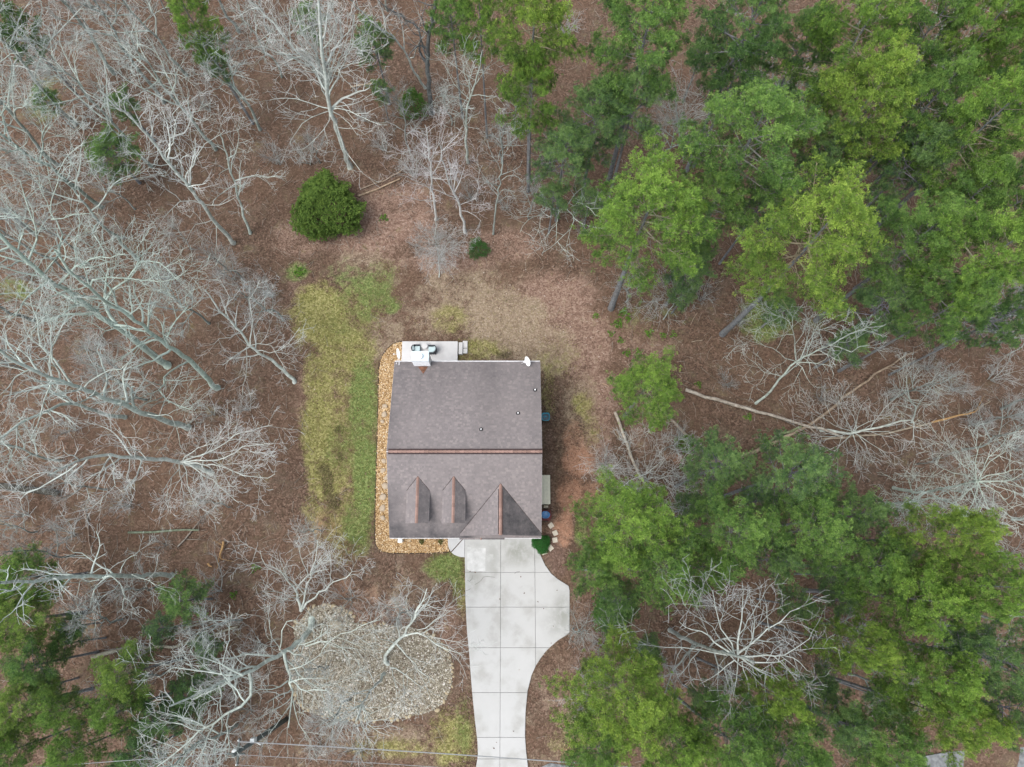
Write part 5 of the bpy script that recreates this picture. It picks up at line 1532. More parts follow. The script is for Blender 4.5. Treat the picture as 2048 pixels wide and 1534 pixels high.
traced((700, 335), [([(700, 335), (678, 270), (661, 219), (652, 160), (643, 90), (639, 20), (630, -40)], 'v', .30, .10),
    ([(656, 205), (649, 154), (595, 102), (547, 51), (500, 0), (470, -30)], (7.5, 17), .14, .05), ([(656, 195), (680, 140), (700, 90), (710, 30)], (8, 15), .10, .04), ([(652, 170), (630, 110), (600, 50), (590, 0)], (9, 16), .09, .04),
    ([(661, 217), (700, 222), (740, 245), (775, 250)], (7, 8), .07, .02), ([(661, 217), (720, 205), (760, 180)], (7, 9), .06, .02), ([(661, 217), (620, 205), (570, 195), (540, 200)], (7, 9), .07, .02), ([(661, 219), (625, 235), (590, 262), (580, 290)], (7, 8), .06, .02),
    ([(663, 222), (680, 270), (690, 300), (720, 340)], (6.5, 6), .07, .02), ([(661, 222), (650, 260), (615, 290), (600, 310)], (7, 6.5), .06, .02), ([(661, 220), (700, 245), (715, 270)], (7, 7), .05, .02), ([(645, 100), (670, 60), (665, 0)], (12, 17), .07, .03),
    ([(650, 140), (690, 130), (730, 120), (745, 80)], (10, 14), .06, .02), ([(600, 108), (560, 110), (520, 90)], (12, 14), .06, .02)]
    + [([(655 - abs(k) * .2, 190 - 9 * (k % 3)), (655 + k * 4.2 - 4, 130), (648 + k * 10.5 - 8, 60 + abs(k) * 5), (642 + k * 13.5 - 14, -20 + abs(k) * 9)], (8, 16 + (k % 2)), .065, .018) for k in range(-9, 7)],
    "big pale tree at the top, its limbs fanning up like a brush above the cedar", 6, tint=TL, kidf=.66)
traced((468, 487), [([(468, 487), (431, 444), (403, 407), (369, 362), (328, 314), (284, 256), (240, 215), (200, 180)], 'v', .24, .06),
    ([(403, 407), (360, 405), (330, 430), (310, 440)], (6, 8), .06, .02), ([(369, 362), (385, 330), (400, 300), (450, 260)], (8, 12), .07, .02), ([(425, 440), (390, 450), (370, 490)], (3, 4), .05, .02), ([(431, 444), (435, 480), (430, 515)], (3, 4), .05, .02),
    ([(340, 330), (300, 330), (270, 300)], (11, 13), .06, .02), ([(328, 314), (350, 270), (345, 230), (370, 200)], (11, 15), .07, .02), ([(403, 407), (440, 410), (470, 395)], (6, 7), .05, .02)],
    "pale tree west of the cedar with a straight trunk slanting up-left", 7, tint=TL)
traced((500, 470), [([(500, 470), (487, 430), (470, 370), (455, 320), (440, 270)], (0, 12), .16, .05), ([(468, 362), (500, 352), (530, 355), (555, 350)], (7, 8), .06, .02), ([(470, 370), (440, 385), (430, 400)], (7, 8), .05, .02), ([(455, 320), (480, 290), (470, 250)], (9, 12), .05, .02)],
    "fine-twigged grey tree between the slanting trunk and the cedar", 8, tint=T1, opt=FINE, kidf=.8)
traced((590, 765), [([(590, 765), (545, 720), (510, 700), (480, 665), (440, 620), (410, 580)], (0, 13), .20, .06), ([(510, 700), (495, 690), (494, 730), (485, 790)], (5, 6), .05, .02), ([(510, 700), (560, 700), (600, 655)], (5, 7), .05, .02),
    ([(500, 690), (505, 640), (500, 600), (520, 560)], (6, 10), .07, .02), ([(500, 690), (540, 690), (570, 740)], (6, 6), .04, .02), ([(480, 665), (440, 680), (420, 690)], (8, 9), .04, .02), ([(450, 630), (460, 590), (440, 560)], (9, 12), .05, .02)],
    "dense silvery tree at the west lawn edge north-west of the gravel bed", 9, tint=TL, opt=FINE, kidf=.9)
# star tree bottom right
traced((1341, 1260), [([(1341, 1260), (1381, 1283), (1444, 1305), (1480, 1314), (1510, 1325)], 'v', .30, .12),
    ([(1470, 1312), (1440, 1290), (1417, 1269), (1385, 1260), (1358, 1243)], (14.5, 15), .12, .03), ([(1470, 1310), (1445, 1260), (1430, 1210), (1424, 1180)], (14.5, 17), .10, .02), ([(1475, 1308), (1480, 1260), (1484, 1210), (1484, 1162)], (15, 17), .12, .02),
    ([(1480, 1310), (1520, 1275), (1560, 1240), (1600, 1216)], (15, 17), .12, .03), ([(1535, 1260), (1535, 1225), (1527, 1190)], (16, 18), .06, .02), ([(1480, 1314), (1530, 1312), (1569, 1308), (1600, 1290), (1625, 1262)], (15, 16), .12, .02),
    ([(1569, 1310), (1600, 1325), (1625, 1345)], (16, 16), .07, .02), ([(1480, 1316), (1520, 1340), (1555, 1362), (1590, 1385)], (15, 15), .10, .02), ([(1478, 1318), (1472, 1360), (1466, 1395)], (15, 15), .07, .02), ([(1470, 1318), (1440, 1345), (1399, 1368)], (15, 15), .07, .02),
    ([(1450, 1308), (1400, 1298), (1330, 1292), (1264, 1287)], (14, 14), .09, .02), ([(1300, 1290), (1290, 1262), (1270, 1265)], (14, 15), .04, .015), ([(1500, 1300), (1510, 1250), (1500, 1200)], (16, 18), .07, .02), ([(1465, 1310), (1410, 1240), (1370, 1220)], (15, 17), .07, .02), ([(1480, 1320), (1500, 1370), (1490, 1410)], (15, 15), .06, .02)],
    "big star-shaped pale bare tree among the pines south-east of the driveway", 10, tint=(.84, .84, .84), kidf=.75, thin=.72)
# the forked giant at the bottom
traced((625, 1238), [([(625, 1238), (618, 1262), (600, 1283), (585, 1294), (567, 1304), (485, 1349), (441, 1366), (380, 1395), (340, 1412)], (0, 13), .30, .07),
    ([(567, 1304), (575, 1340), (581, 1365), (584, 1400), (577, 1455)], (6, 9), .16, .04), ([(584, 1400), (600, 1445), (614, 1482)], (8, 9), .06, .02), ([(500, 1345), (502, 1393), (450, 1430), (403, 1465), (360, 1500), (318, 1530)], (9, 12), .14, .05),
    ([(560, 1300), (566, 1260), (585, 1240)], (6.5, 8), .07, .02), ([(600, 1290), (640, 1272), (642, 1245)], (5, 7), .07, .02), ([(610, 1290), (660, 1280), (700, 1262), (760, 1240)], (5, 8), .08, .02), ([(567, 1304), (545, 1275), (540, 1240)], (6.5, 8), .06, .02),
    ([(575, 1320), (600, 1350), (640, 1385), (665, 1430)], (6, 8), .07, .02), ([(485, 1349), (440, 1330), (390, 1310), (380, 1300)], (9, 11), .08, .02), ([(470, 1352), (420, 1345), (350, 1335), (340, 1345)], (10, 12), .08, .02), ([(403, 1465), (360, 1450), (320, 1440)], (11, 12), .06, .02),
    ([(575, 1360), (540, 1380), (500, 1385)], (7, 9), .07, .02)],
    "forked giant of pale limbs sprawling over the west end of the river stone bed", 11, tint=(.98, 1.02, .98))
traced((604, 1222), [([(604, 1222), (598, 1205), (594, 1188), (575, 1165), (560, 1140)], (0, 5), .18, .05), ([(604, 1215), (613, 1170), (628, 1133), (635, 1080)], (1, 6), .10, .03), ([(604, 1218), (630, 1195), (660, 1170), (697, 1150), (700, 1135)], (1, 6), .11, .03),
    ([(596, 1200), (560, 1188), (520, 1182)], (2, 5), .06, .02), ([(598, 1195), (570, 1200), (550, 1190), (530, 1200)], (2, 4), .05, .02), ([(560, 1150), (530, 1130), (520, 1100)], (5, 7), .05, .02), ([(620, 1150), (600, 1110), (590, 1080)], (4, 7), .05, .02)],
    "low many-stemmed bare tree at the north-west rim of the river stone bed", 12, tint=TL)
traced((777, 1332), [([(777, 1332), (770, 1312), (791, 1288), (809, 1270), (822, 1243), (840, 1210), (854, 1177)], (0, 8), .20, .04), ([(800, 1278), (835, 1264), (870, 1285), (928, 1309)], (4, 6), .10, .02), ([(792, 1290), (815, 1310), (840, 1340), (859, 1367)], (3, 5), .08, .02),
    ([(780, 1336), (805, 1345), (820, 1354), (849, 1378)], (2, 4), .08, .02), ([(822, 1243), (815, 1210), (812, 1190)], (5, 8), .05, .02), ([(835, 1264), (870, 1240), (900, 1222)], (5, 7), .05, .02), ([(791, 1290), (760, 1275), (745, 1260)], (3, 5), .05, .02), ([(784, 1338), (790, 1365), (795, 1390)], (2, 4), .05, .02)],
    "silver-limbed bare tree standing in the middle of the river stone bed", 13, tint=TL, kidf=.85)
traced((768, 1348), [([(768, 1348), (752, 1370), (738, 1385), (725, 1410), (715, 1440)], 'v', .15, .05)] + [([(725, 1410), (712 + 30 * math.cos(a), 1435 + 20 * math.sin(a)), (718 + 75 * math.cos(a), 1440 + 58 * math.sin(a))], (9, 11), .05, .015) for a in np.linspace(0, 5.8, 11)],
    "fine silvery twiggy tree spilling over the south rim of the river stone bed", 14, tint=TL, opt=FINE, kidf=.72)
# trees north of the yard
traced((930, 465), [([(930, 465), (925, 430), (915, 400), (900, 370), (890, 330), (880, 290)], (0, 11), .17, .05), ([(915, 400), (880, 385), (840, 370), (810, 360)], (3, 6), .06, .02), ([(905, 380), (900, 340), (893, 310)], (5, 9), .06, .02), ([(918, 410), (950, 395), (955, 360), (965, 330)], (3, 8), .06, .02), ([(920, 420), (960, 440), (945, 470)], (2, 3), .04, .02), ([(900, 370), (860, 340), (850, 300)], (6, 10), .05, .02)],
    "pinkish-grey twiggy tree north of the house, above the fine grey sapling", 15, tint=(1.12, 1.05, 1.1), opt=FINE, kidf=.85)
traced((872, 440), [([(872, 440), (868, 400), (862, 350), (858, 300), (850, 250)], (0, 12), .15, .04), ([(866, 380), (830, 360), (800, 350)], (4, 7), .05, .02), ([(862, 345), (830, 320), (815, 290)], (6, 10), .05, .02), ([(860, 320), (880, 280), (890, 250)], (8, 12), .05, .02), ([(868, 400), (840, 400), (815, 395)], (3, 5), .04, .02)],
    "twig-dense pinkish tree beside the split logs north of the yard", 16, tint=(1.15, 1.08, 1.12), opt=FINE, kidf=.9)
traced((880, 555), [([(880, 555), (876, 510), (872, 470), (870, 440)], (0, 5), .08, .03)] + [([(876, 490), (876 + 40 * math.cos(a), 492 + 35 * math.sin(a))], (2.5, 4.5), .03, .012) for a in np.linspace(0.3, 6.0, 14)],
    "fine grey sapling at the top of the yard, its twigs spreading like a feather", 17, tint=(.85, .84, .84), opt=FINE, kidf=1.2)
traced((935, 325), [([(935, 325), (932, 250), (935, 215), (942, 190), (955, 150), (965, 100)], 'v', .17, .04), ([(938, 205), (900, 190), (870, 195)], (6, 8), .06, .02), ([(940, 195), (910, 165), (890, 130)], (7, 10), .06, .02), ([(942, 190), (975, 190), (990, 195)], (7, 8), .05, .02), ([(945, 180), (965, 150), (985, 120)], (8, 11), .06, .02), ([(938, 210), (915, 230), (900, 240)], (6, 7), .05, .02), ([(942, 190), (930, 150), (925, 120)], (8, 11), .05, .02)],
    "grey umbrella-shaped tree with a slim straight trunk, east of the dark-trunked tree", 18, tint=T1, kidf=.9)
traced((987, 466), [([(987, 466), (990, 420), (1003, 345), (1005, 300), (1000, 260)], 'v', .11, .04), ([(1001, 360), (1030, 350), (1045, 365)], (5, 6), .04, .02), ([(1003, 340), (985, 310), (975, 280)], (6, 9), .04, .02), ([(995, 390), (1010, 375), (1030, 385)], (4, 5), .04, .02), ([(1004, 320), (1020, 290), (1015, 260)], (7, 10), .04, .02)],
    "slim dull grey sapling tree next to the twisted bare tree at the yard's north edge", 19, tint=T2, opt=FINE, kidf=.8)
traced((1085, 400), [([(1085, 400), (1083, 380), (1090, 400), (1110, 420), (1130, 415), (1150, 390), (1170, 372)], (0, 6), .13, .03), ([(1085, 385), (1090, 420), (1055, 440), (1040, 465)], (2, 4), .06, .02), ([(1130, 415), (1145, 430), (1140, 460), (1085, 505)], (4, 5), .06, .02), ([(1120, 420), (1115, 450), (1112, 480)], (4, 4), .05, .02), ([(1145, 400), (1180, 415), (1190, 430)], (5, 6), .05, .02), ([(1150, 390), (1130, 370), (1110, 360)], (5, 6), .05, .02)],
    "twisted low bare tree with looping limbs beside the clearing-edge pine", 20, tint=T1, kidf=.8)
traced((863, 228), [([(863, 228), (857, 160), (855, 100), (860, 60), (872, 0), (875, -40)], 'v', .30, .14), ([(856, 130), (835, 60), (800, 30), (760, 5)], (6, 13), .12, .04), ([(862, 50), (885, 30), (902, 70)], (11, 12), .05, .02), ([(858, 70), (820, 40), (790, 60)], (10, 12), .06, .02)],
    "bare tree with an almost black trunk at the top edge", 21, tint=TD, kidf=.5)
traced((850, 178), [([(850, 178), (800, 90), (770, 65), (740, 40), (700, 0)], (0, 15), .15, .05), ([(790, 80), (760, 60), (720, 40)], (9, 13), .06, .02), ([(820, 120), (850, 60), (830, 20)], (6, 12), .06, .02)],
    "pale slanting tree just west of the almost black trunk", 22, tint=TL, kidf=.7)
traced((1362, 285), [([(1362, 285), (1356, 240), (1352, 200), (1350, 170)], (0, 9), .10, .03)] + [([(1358, 255), (1355 + 45 * math.cos(a), 225 + 40 * math.sin(a))], (4, 9), .04, .012) for a in np.linspace(3.4, 6.1, 6)],
    "white-limbed bare tree poking out of the pines behind the clearing-edge pine", 23, tint=TL, kidf=.8)
traced((1560, 210), [([(1560, 210), (1560, 180), (1555, 150)], (0, 9), .08, .03)] + [([(1558, 190), (1556 + 55 * math.cos(a), 175 + 45 * math.sin(a))], (5, 9), .04, .012) for a in np.linspace(2.9, 6.5, 8)],
    "fan-shaped white bare tree in the reddish gap north of the broad pine", 24, tint=TL, kidf=.8)
traced((1512, 810), [([(1512, 810), (1550, 770), (1590, 725), (1640, 700), (1680, 680), (1720, 660)], (0, 12), .14, .04), ([(1590, 725), (1570, 715), (1545, 695), (1500, 678)], (7, 9), .05, .02), ([(1565, 750), (1530, 745), (1510, 725)], (5, 7), .05, .02), ([(1595, 722), (1590, 680), (1575, 645), (1545, 630)], (7, 11), .06, .02), ([(1600, 718), (1620, 670), (1650, 640)], (8, 12), .06, .02), ([(1595, 725), (1610, 750), (1620, 765)], (7, 7), .04, .02), ([(1660, 690), (1700, 700), (1740, 690)], (10, 12), .05, .02)],
    "slender pale tree south of the yellow-green pine, leaning north-east over bare leaf litter", 25, tint=T1, kidf=.9)
traced((1640, 860), [([(1640, 860), (1700, 865), (1730, 860), (1780, 850), (1820, 840), (1828, 850)], (0, 5), .15, .06)] + [([(1705, 864), (1705 + 42 * math.cos(a), 862 + 34 * math.sin(a)), (1705 + 92 * math.cos(a + .1), 862 + 70 * math.sin(a + .1))], (1.5, 3.5), .06, .015) for a in np.linspace(0, 5.7, 9)],
    "toppled bare tree whose crown sprawls over the long fallen trunk", 26, tint=TL, kidf=.9)
traced((1825, 845), [([(1825, 845), (1832, 820), (1820, 800), (1815, 770)], (0, 6), .10, .03), ([(1830, 825), (1850, 790), (1880, 760)], (2, 6), .05, .02), ([(1825, 815), (1790, 810), (1780, 830)], (3, 5), .04, .02), ([(1820, 800), (1800, 770), (1795, 745)], (4, 7), .05, .02)],
    "small forked bare tree at the splintered end of the long fallen trunk", 27, tint=T1, kidf=.8)
traced((1790, 975), [([(1790, 975), (1840, 985), (1900, 975), (1960, 960)], (0, 13), .18, .05)] + [([(1955, 962), (1955 + 50 * math.cos(a), 962 + 45 * math.sin(a)), (1955 + 95 * math.cos(a + .15), 965 + 80 * math.sin(a + .15))], (12.5, 14), .06, .015) for a in np.linspace(0, 5.8, 11)],
    "silvery lichen-covered tree with a full round crown near the east edge", 28, tint=(1.05, 1.12, 1.05))
traced((1770, 1010), [([(1770, 1010), (1800, 1005), (1835, 1005)], (0, 9), .10, .04)] + [([(1832, 1005), (1838 + 55 * math.cos(a), 1000 + 45 * math.sin(a))], (9, 10.5), .05, .014) for a in np.linspace(0.2, 6.0, 8)],
    "lesser silvery lichen tree just west of the full round one", 29, tint=(1.0, 1.1, 1.02))
traced((1230, 985), [([(1230, 985), (1260, 965), (1290, 945), (1320, 925)], (0, 5), .07, .03)] + [([(1295, 960), (1298 + 95 * math.cos(a), 950 + 62 * math.sin(a))], (2, 6), .04, .012) for a in np.linspace(0.0, 5.9, 10)],
    "many-branched pale bush-like tree by the lower end of the white fallen trunk", 30, tint=TL, kidf=.9)
traced((1325, 640), [([(1348, 640), (1350, 600), (1345, 570)], (0, 5), .07, .03)] + [([(1350, 600), (1345 + 40 * math.cos(a), 575 + 30 * math.sin(a))], (2, 5), .03, .012) for a in np.linspace(2.6, 6.6, 7)],
    "grey bare shrub-like tree below the clearing-edge pine's east flank", 31, tint=T2, kidf=.8)
traced((340, 1150), [([(340, 1150), (270, 1152), (180, 1152), (90, 1158), (0, 1165)], 'v', .24, .10), ([(215, 1155), (190, 1175), (180, 1215)], (10, 11), .07, .02), ([(230, 1152), (250, 1190), (245, 1220)], (9, 10), .06, .02), ([(200, 1155), (160, 1165), (150, 1200)], (10, 11), .06, .02), ([(260, 1150), (300, 1165), (330, 1180)], (7, 7), .05, .02), ([(240, 1150), (250, 1120), (275, 1110)], (8, 9), .05, .02)],
    "grey tree lying almost level across the south-west leaf litter, small pine over its end", 32, tint=T1, kidf=.8)
# generic bare trees filling the north-west wood and the fringes: base px, variant, scale, tint, label
BARE = [
 (150,250,0,1.0,TL,"pale bare tree nearest the north-west corner pine"), (230,150,3,1.0,T1,"pale bare tree near the top edge above the low dark pine"), (120,330,1,1.05,T1,"bare tree on the west edge above the stout pair"),
 (300,330,1,.95,T1,"bare tree east of the low dark pine in the north-west wood"), (200,420,3,1.0,TG,"greenish bare tree midway down the north-west wood"), (70,470,0,.95,TL,"bare tree touching the west edge, north of the stout trunk"),
 (330,200,3,.9,T2,"greyer bare tree under the slender bright top-edge pine"), (430,300,1,.95,T1,"bare tree between the slender top-edge pine and the slanting trunk"), (370,150,2,1.0,T1,"smaller bare tree just west of the slender top-edge pine"),
 (520,260,4,1.1,T1,"fine bare tree on the west side of the brush-like one"), (280,520,2,1.1,T1,"bare tree above the twin slanting trunks"), (180,560,2,.9,T2,"dull bare tree between the stout pair"),
 (60,640,2,1.0,T2,"dull bare tree by the west edge, between stout and broad trees"), (560,640,5,.95,T2,"thin bare tree at the west lawn edge above the silvery one"), (420,650,4,.8,T2,"thin grey tree behind the dense silvery one"),
 (300,800,5,.95,T2,"thin grey tree amid the trunks of the west wood"), (120,920,4,.85,T1,"thin bare tree above the lying dark trunk on the west edge"), (60,80,3,.9,T1,"bare tree by the corner, tangled with the north-west pine"),
 (480,60,2,1.0,T2,"bare tree on the top edge beside the slender bright pine"), (780,20,5,1.0,T1,"small bare tree on the top edge left of the black trunk"), (560,150,5,1.0,T1,"small bare tree inside the fan of the brush-like tree"),
 (1000,330,5,.8,T2,"thin grey tree north of the slim sapling tree"), (1060,440,5,.6,T2,"thin grey sapling between the twisted tree and the yard"), (1960,690,2,.85,T2,"bare tree in the grey brush on the east edge"), (1870,700,1,.75,T2,"bare tree with a bent top in the grey brush above the splintered trunk"),
 (2000,820,4,.9,T2,"fine grey tree on the east edge above the silvery one"), (1930,900,5,1.0,T2,"fine grey tree just above the silvery full crown"), (2020,1040,2,.8,T2,"bare tree on the east edge below the silvery one"),
 (1780,800,4,.75,T2,"fine grey tree beside the splintered trunk end"), (1700,1350,4,.8,T2,"grey tree behind the tall narrow pine"), (1830,1290,5,1.0,T2,"grey tree in the south-east wood between two bright pines"), (1640,1240,5,.9,T2,"grey tree beside the tall narrow pine"),
 (1180,1330,5,.75,(.75,.72,.72),"thin brownish bare tree on the bank between driveway and big yellow-green pine"), (1150,1260,5,.62,T2,"thin bare tree beside the driveway bulge"), (1960,1230,4,.8,T2,"grey tree in the brown gap on the east edge"),
 (470,1450,4,.95,T1,"fine pale tree left of the utility pole"), (400,1500,5,1.1,T1,"fine pale tree at the bottom edge under the forked giant"), (250,1240,5,.8,T2,"thin grey tree west of the small open lone pine"), (330,1340,5,.8,T2,"thin grey tree amid the south-west pines"),
 (480,1240,4,.75,T2,"fine grey tree north of the forked giant"), (1440,60,5,1.0,T2,"thin bare tree in the reddish gap at the top edge"), (1830,120,2,.9,TL,"pale dead snag at the top of the north-east wood"), (1700,60,5,1.0,T1,"thin pale tree inside the bright tufted top-edge pine"),
 (1320,330,5,.9,T1,"thin pale tree behind the clearing-edge pine's top"), (1780,250,4,.9,T2,"thin grey tree by the twiggy yellow-green pine"), (80,1060,5,.7,T2,"thin bare tree below the lying dark trunk on the west edge"), (640,1060,5,.5,T2,"thin sapling at the west lawn edge above the many-stemmed tree")]
for k, (u, v, var, s, tint, lb) in enumerate(BARE):
    q = P(u, v); q.z = ground_z(q.x, q.y)
    tr, cr = BV[var]
    place("bare_tree", q, (k * 1.7) % 6.28, s, [("trunk", tr), ("crown", cr)], lb, "bare tree", "bare trees of the wood", tint, {"trunk": tuple(x * .72 for x in tint)})

# thin understory saplings of the bare wood
THIN = [(95,380,"south-west of the north-west corner pines"),(180,200,"inside the tangle west of the low dark pine"),(270,420,"beside the lower course of the straight slanting trunk"),(390,500,"on bare litter below the straight slanting trunk"),(150,500,"where the stout pair fork"),(40,740,"under the broad leaning tree"),
 (250,740,"in the fork between the broad leaning tree and the stout pair"),(480,560,"on the north side of the dense silvery tree"),(210,980,"on the south side of the star-shaped west tree"),(460,1010,"south of the star-shaped west tree, by the lawn"),(330,20,"at the top edge west of the slender bright pine"),(540,60,"at the top edge beside the brush-like tree's west limbs"),
 (180,60,"at the top edge near the north-west corner"),(640,330,"just north of the round cedar"),(820,300,"between the dark bush and the pinkish twiggy trees"),(900,250,"at the foot of the black trunk"),(1030,260,"under the low bluish pine's west side"),(1740,620,"north of the arching dead stem"),(1960,850,"west of the fine grey tree on the east edge"),
 (1840,930,"just above the lesser lichen tree"),(2010,960,"east of the full silvery crown"),(1900,660,"in the densest grey brush near the east edge"),(500,1340,"on the north limb of the forked giant"),(540,1460,"beside the utility pole, on its north-east side"),(700,1400,"in the southern river stones"),(660,1330,"in the western river stones"),(820,1220,"on the bank between the river stones and the house"),
 (320,1180,"north-west of the small open lone pine"),(150,1110,"north of the level grey tree"),(1420,1340,"south-west of the big star-shaped tree"),(1330,900,"beside the grey trunk under the lone pine"),(1250,600,"behind the foot of the clearing-edge pine")]
for k, (u, v, w) in enumerate(THIN):
    q = P(u, v); q.z = ground_z(q.x, q.y); f = .5 + .3 * ((k * 37) % 10) / 10
    tr, cr = BV[4 + k % 2]; tt = (.62 + .25 * ((k * 13) % 7) / 7,) * 3
    place("bare_sapling", q, k * 2.3, (f, f, f), [("trunk", tr), ("crown", cr)], "thin grey sapling " + w, "sapling", "thin saplings of the bare wood", tt, {"trunk": tuple(x * .75 for x in tt)})

# brush: low bare shrubs
r2 = random.Random(99); seen_lb = {}
LAND = [(652, 412, "round cedar"), (661, 219, "brush-like fan tree"), (250, 650, "stout pair of slanting trunks"), (150, 770, "broad leaning pale tree"), (362, 925, "star-shaped west lawn tree"), (410, 420, "straight slanting trunk"), (500, 660, "dense silvery tree by the lawn"),
 (860, 120, "almost black trunk"), (940, 200, "umbrella-shaped tree"), (1120, 420, "twisted low tree"), (1060, 60, "westernmost tall pine"), (1240, 560, "clearing-edge pine"), (1600, 480, "yellow-green leaning pine"), (1590, 725, "slender leaning bare tree"), (1290, 778, "lone round pine"), (1500, 825, "white fallen trunk"),
 (1705, 864, "toppled bare tree"), (1900, 836, "orange splintered trunk"), (1955, 962, "silvery lichen tree"), (1480, 1314, "big star-shaped tree"), (1255, 1400, "driveway-foot pine"), (1710, 1290, "tall narrow pine"), (1880, 1350, "bright pine near the road patch"), (740, 1330, "river stone bed"), (560, 1304, "forked giant"), (500, 1500, "utility pole"),
 (170, 1060, "thin straight stick"), (330, 1061, "mossy level log"), (60, 983, "thick black fallen trunk"), (360, 1205, "small open lone pine"), (390, 60, "slender bright top-edge pine"), (215, 300, "low dark pine"), (30, 50, "north-west corner pine"), (1850, 380, "dark leaning trunks"), (180, 560, "middle of the west wood"), (1490, 290, "broad pine"), (60, 470, "north part of the west edge"), (447, 1100, "orange split branch"), (2020, 900, "middle of the east edge")]
BRUSH = [(120,400),(250,480),(340,560),(60,560),(210,690),(150,860),(470,560),(540,590),(430,830),(500,820),(260,1010),(150,1070),(60,1030),(200,1200),(330,1090),(440,1180),(100,150),(280,90),(420,220),(560,330),(620,330),(830,350),(940,400),(1010,420),(1100,340),
 (1170,470),(1400,600),(1480,650),(1700,730),(1750,700),(1850,740),(1900,780),(1980,760),(2030,900),(1950,1000),(2000,1120),(1640,800),(1450,770),(1360,960),(1210,930),(1400,1200),(1560,1290),(1650,1330),(1760,1330),(1880,1260),(1450,1370),(1330,1330),(1200,1290),(1170,1400),
 (520,1290),(500,1420),(430,1530),(640,1490),(720,1500),(300,1300),(1990,660),(1930,640),(770,300),(730,240),(1130,80),(1440,240),(1790,560),(700,1200),(1940,850)]
for k, (u, v) in enumerate(BRUSH):
    q = P(u, v); q.z = ground_z(q.x, q.y)
    s = r2.uniform(.6, 1.05)
    t_ = r2.uniform(.6, .95)
    best = sorted(LAND, key=lambda L: (L[0] - u) ** 2 + (L[1] - v) ** 2)[0]
    du, dv = u - best[0], v - best[1]; far = math.hypot(du, dv)
    dr = ("east", "south-east", "south", "south-west", "west", "north-west", "north", "north-east")[int(round(math.atan2(dv, du) / (math.pi / 4))) % 8]
    lb = ("low leafless brush just " if far < 60 else "low leafless brush ") + dr + " of the " + best[2]
    if lb in seen_lb: lb = lb.replace("low leafless", "smaller leafless" if s < seen_lb[lb] else "larger leafless")
    if lb in seen_lb: lb = lb.replace("leafless brush", "leafless grey brush" if du > 0 else "leafless twiggy brush")
    seen_lb[lb] = s
    o = mobj("bare_brush", SV[k % 3], loc=q, label=lb, cat="brush", group="leafless brush under the trees")
    o.scale = (s, s, s); o.rotation_euler.z = k * 2.1; o.color = (t_, t_ * .98, t_ * .97, 1)

# ------------------------------------------------------------------ fallen trunks and logs
def log(path, zz, ra, rb, label, tint=(1, 1, 1), twigs=0, seed=0, mat='log', cat="fallen trunk", name="fallen_trunk", flat_end=None):
    rs = random.Random(seed)
    pts = [P(u, v) for u, v in path]; n = len(pts)
    base = pts[0].copy(); base.z = ground_z(base.x, base.y)
    out = []
    for i in range(n - 1):
        m = max(2, int((pts[i + 1] - pts[i]).length / .8))
        for k in range(m): out.append(pts[i].lerp(pts[i + 1], k / m))
    out.append(pts[-1]); N = len(out); q = []; rad = []
    for i, p in enumerate(out):
        t = i / (N - 1); z = zz[0] + (zz[1] - zz[0]) * t
        r = ra + (rb - ra) * t
        q.append((p.x - base.x + rs.gauss(0, .04), p.y - base.y + rs.gauss(0, .04), ground_z(p.x, p.y) - base.z + z + r * .6)); rad.append(r * rs.uniform(.93, 1.07))
    sk = Skel(); sk.add(q, rad, 0)
    me = sk.mesh("trunk", M[mat], lambda r: 9 if r > .06 else 5)
    parts = [("trunk", me)]
    if twigs:
        s2 = Skel()
        for k in range(twigs):
            i = rs.randrange(int(N * .35), N); a = rs.uniform(0, 6.28); L = rs.uniform(.5, 1.8)
            p = q[i]; d = (math.cos(a), math.sin(a), rs.uniform(0, .7))
            s2.add([tuple(p[j] + d[j] * L * t for j in range(3)) for t in (0, .33, .66, 1)], [.035, .028, .02, .012], 1)
        parts.append(("broken_branches", s2.mesh("broken_branches", M[mat])))
    return place(name, base, 0, 1.0, parts, label, cat, None, tint, {"trunk": tint})
LW = (.98, .98, .96); LG = (.75, .8, .78); LB = (.55, .5, .45)
log([(1368, 783), (1450, 808), (1530, 832), (1610, 856), (1680, 876)], (.25, .7), .15, .10, "longest white fallen trunk, running east from near the lone pine", LW, 3, 1)
log([(1400, 925), (1470, 920), (1560, 880), (1610, 855), (1680, 800), (1740, 755), (1806, 714)], (.05, .9), .17, .06, "long brown fallen trunk crossing under the white one, slanting north-east", (.8, .7, .6), 10, 2)
log([(1500, 910), (1555, 872), (1600, 855)], (.0, .1), .13, .10, "mossy greenish log piece at the crossing of the fallen trunks", (.6, .75, .5), 0, 3)
log([(1640, 880), (1760, 870), (1850, 850), (1900, 836), (1960, 812)], (.4, 1.2), .09, .045, "splintered fallen trunk ending in bare orange wood near the east side", (.9, .85, .75), 12, 4)
log([(1845, 850), (1895, 838), (1925, 832)], (1.3, 1.6), .075, .05, "orange splintered stub at the broken tip of the east fallen trunk", (1, 1, 1), 3, 5, 'freshwood')
log([(1228, 824), (1244, 862), (1262, 915), (1275, 945), (1300, 980)], (.3, .1), .13, .09, "short white trunk lying south-east from the yard edge, broken at its top", LW, 0, 6)
log([(1312, 815), (1345, 848), (1385, 885), (1425, 912)], (.6, .1), .13, .10, "grey trunk lying from beneath the lone pine towards the south-east", (.85, .8, .75), 2, 7)
log([(1385, 885), (1450, 965)], (.1, .1), .06, .04, "thin brown pole continuing beyond the grey trunk under the lone pine", (.7, .55, .45), 0, 8)
log([(718, 393), (755, 378), (800, 357)], (.0, .1), .10, .06, "bare tan log north of the yard, the thicker of two side by side", (1.0, .85, .7), 0, 9)
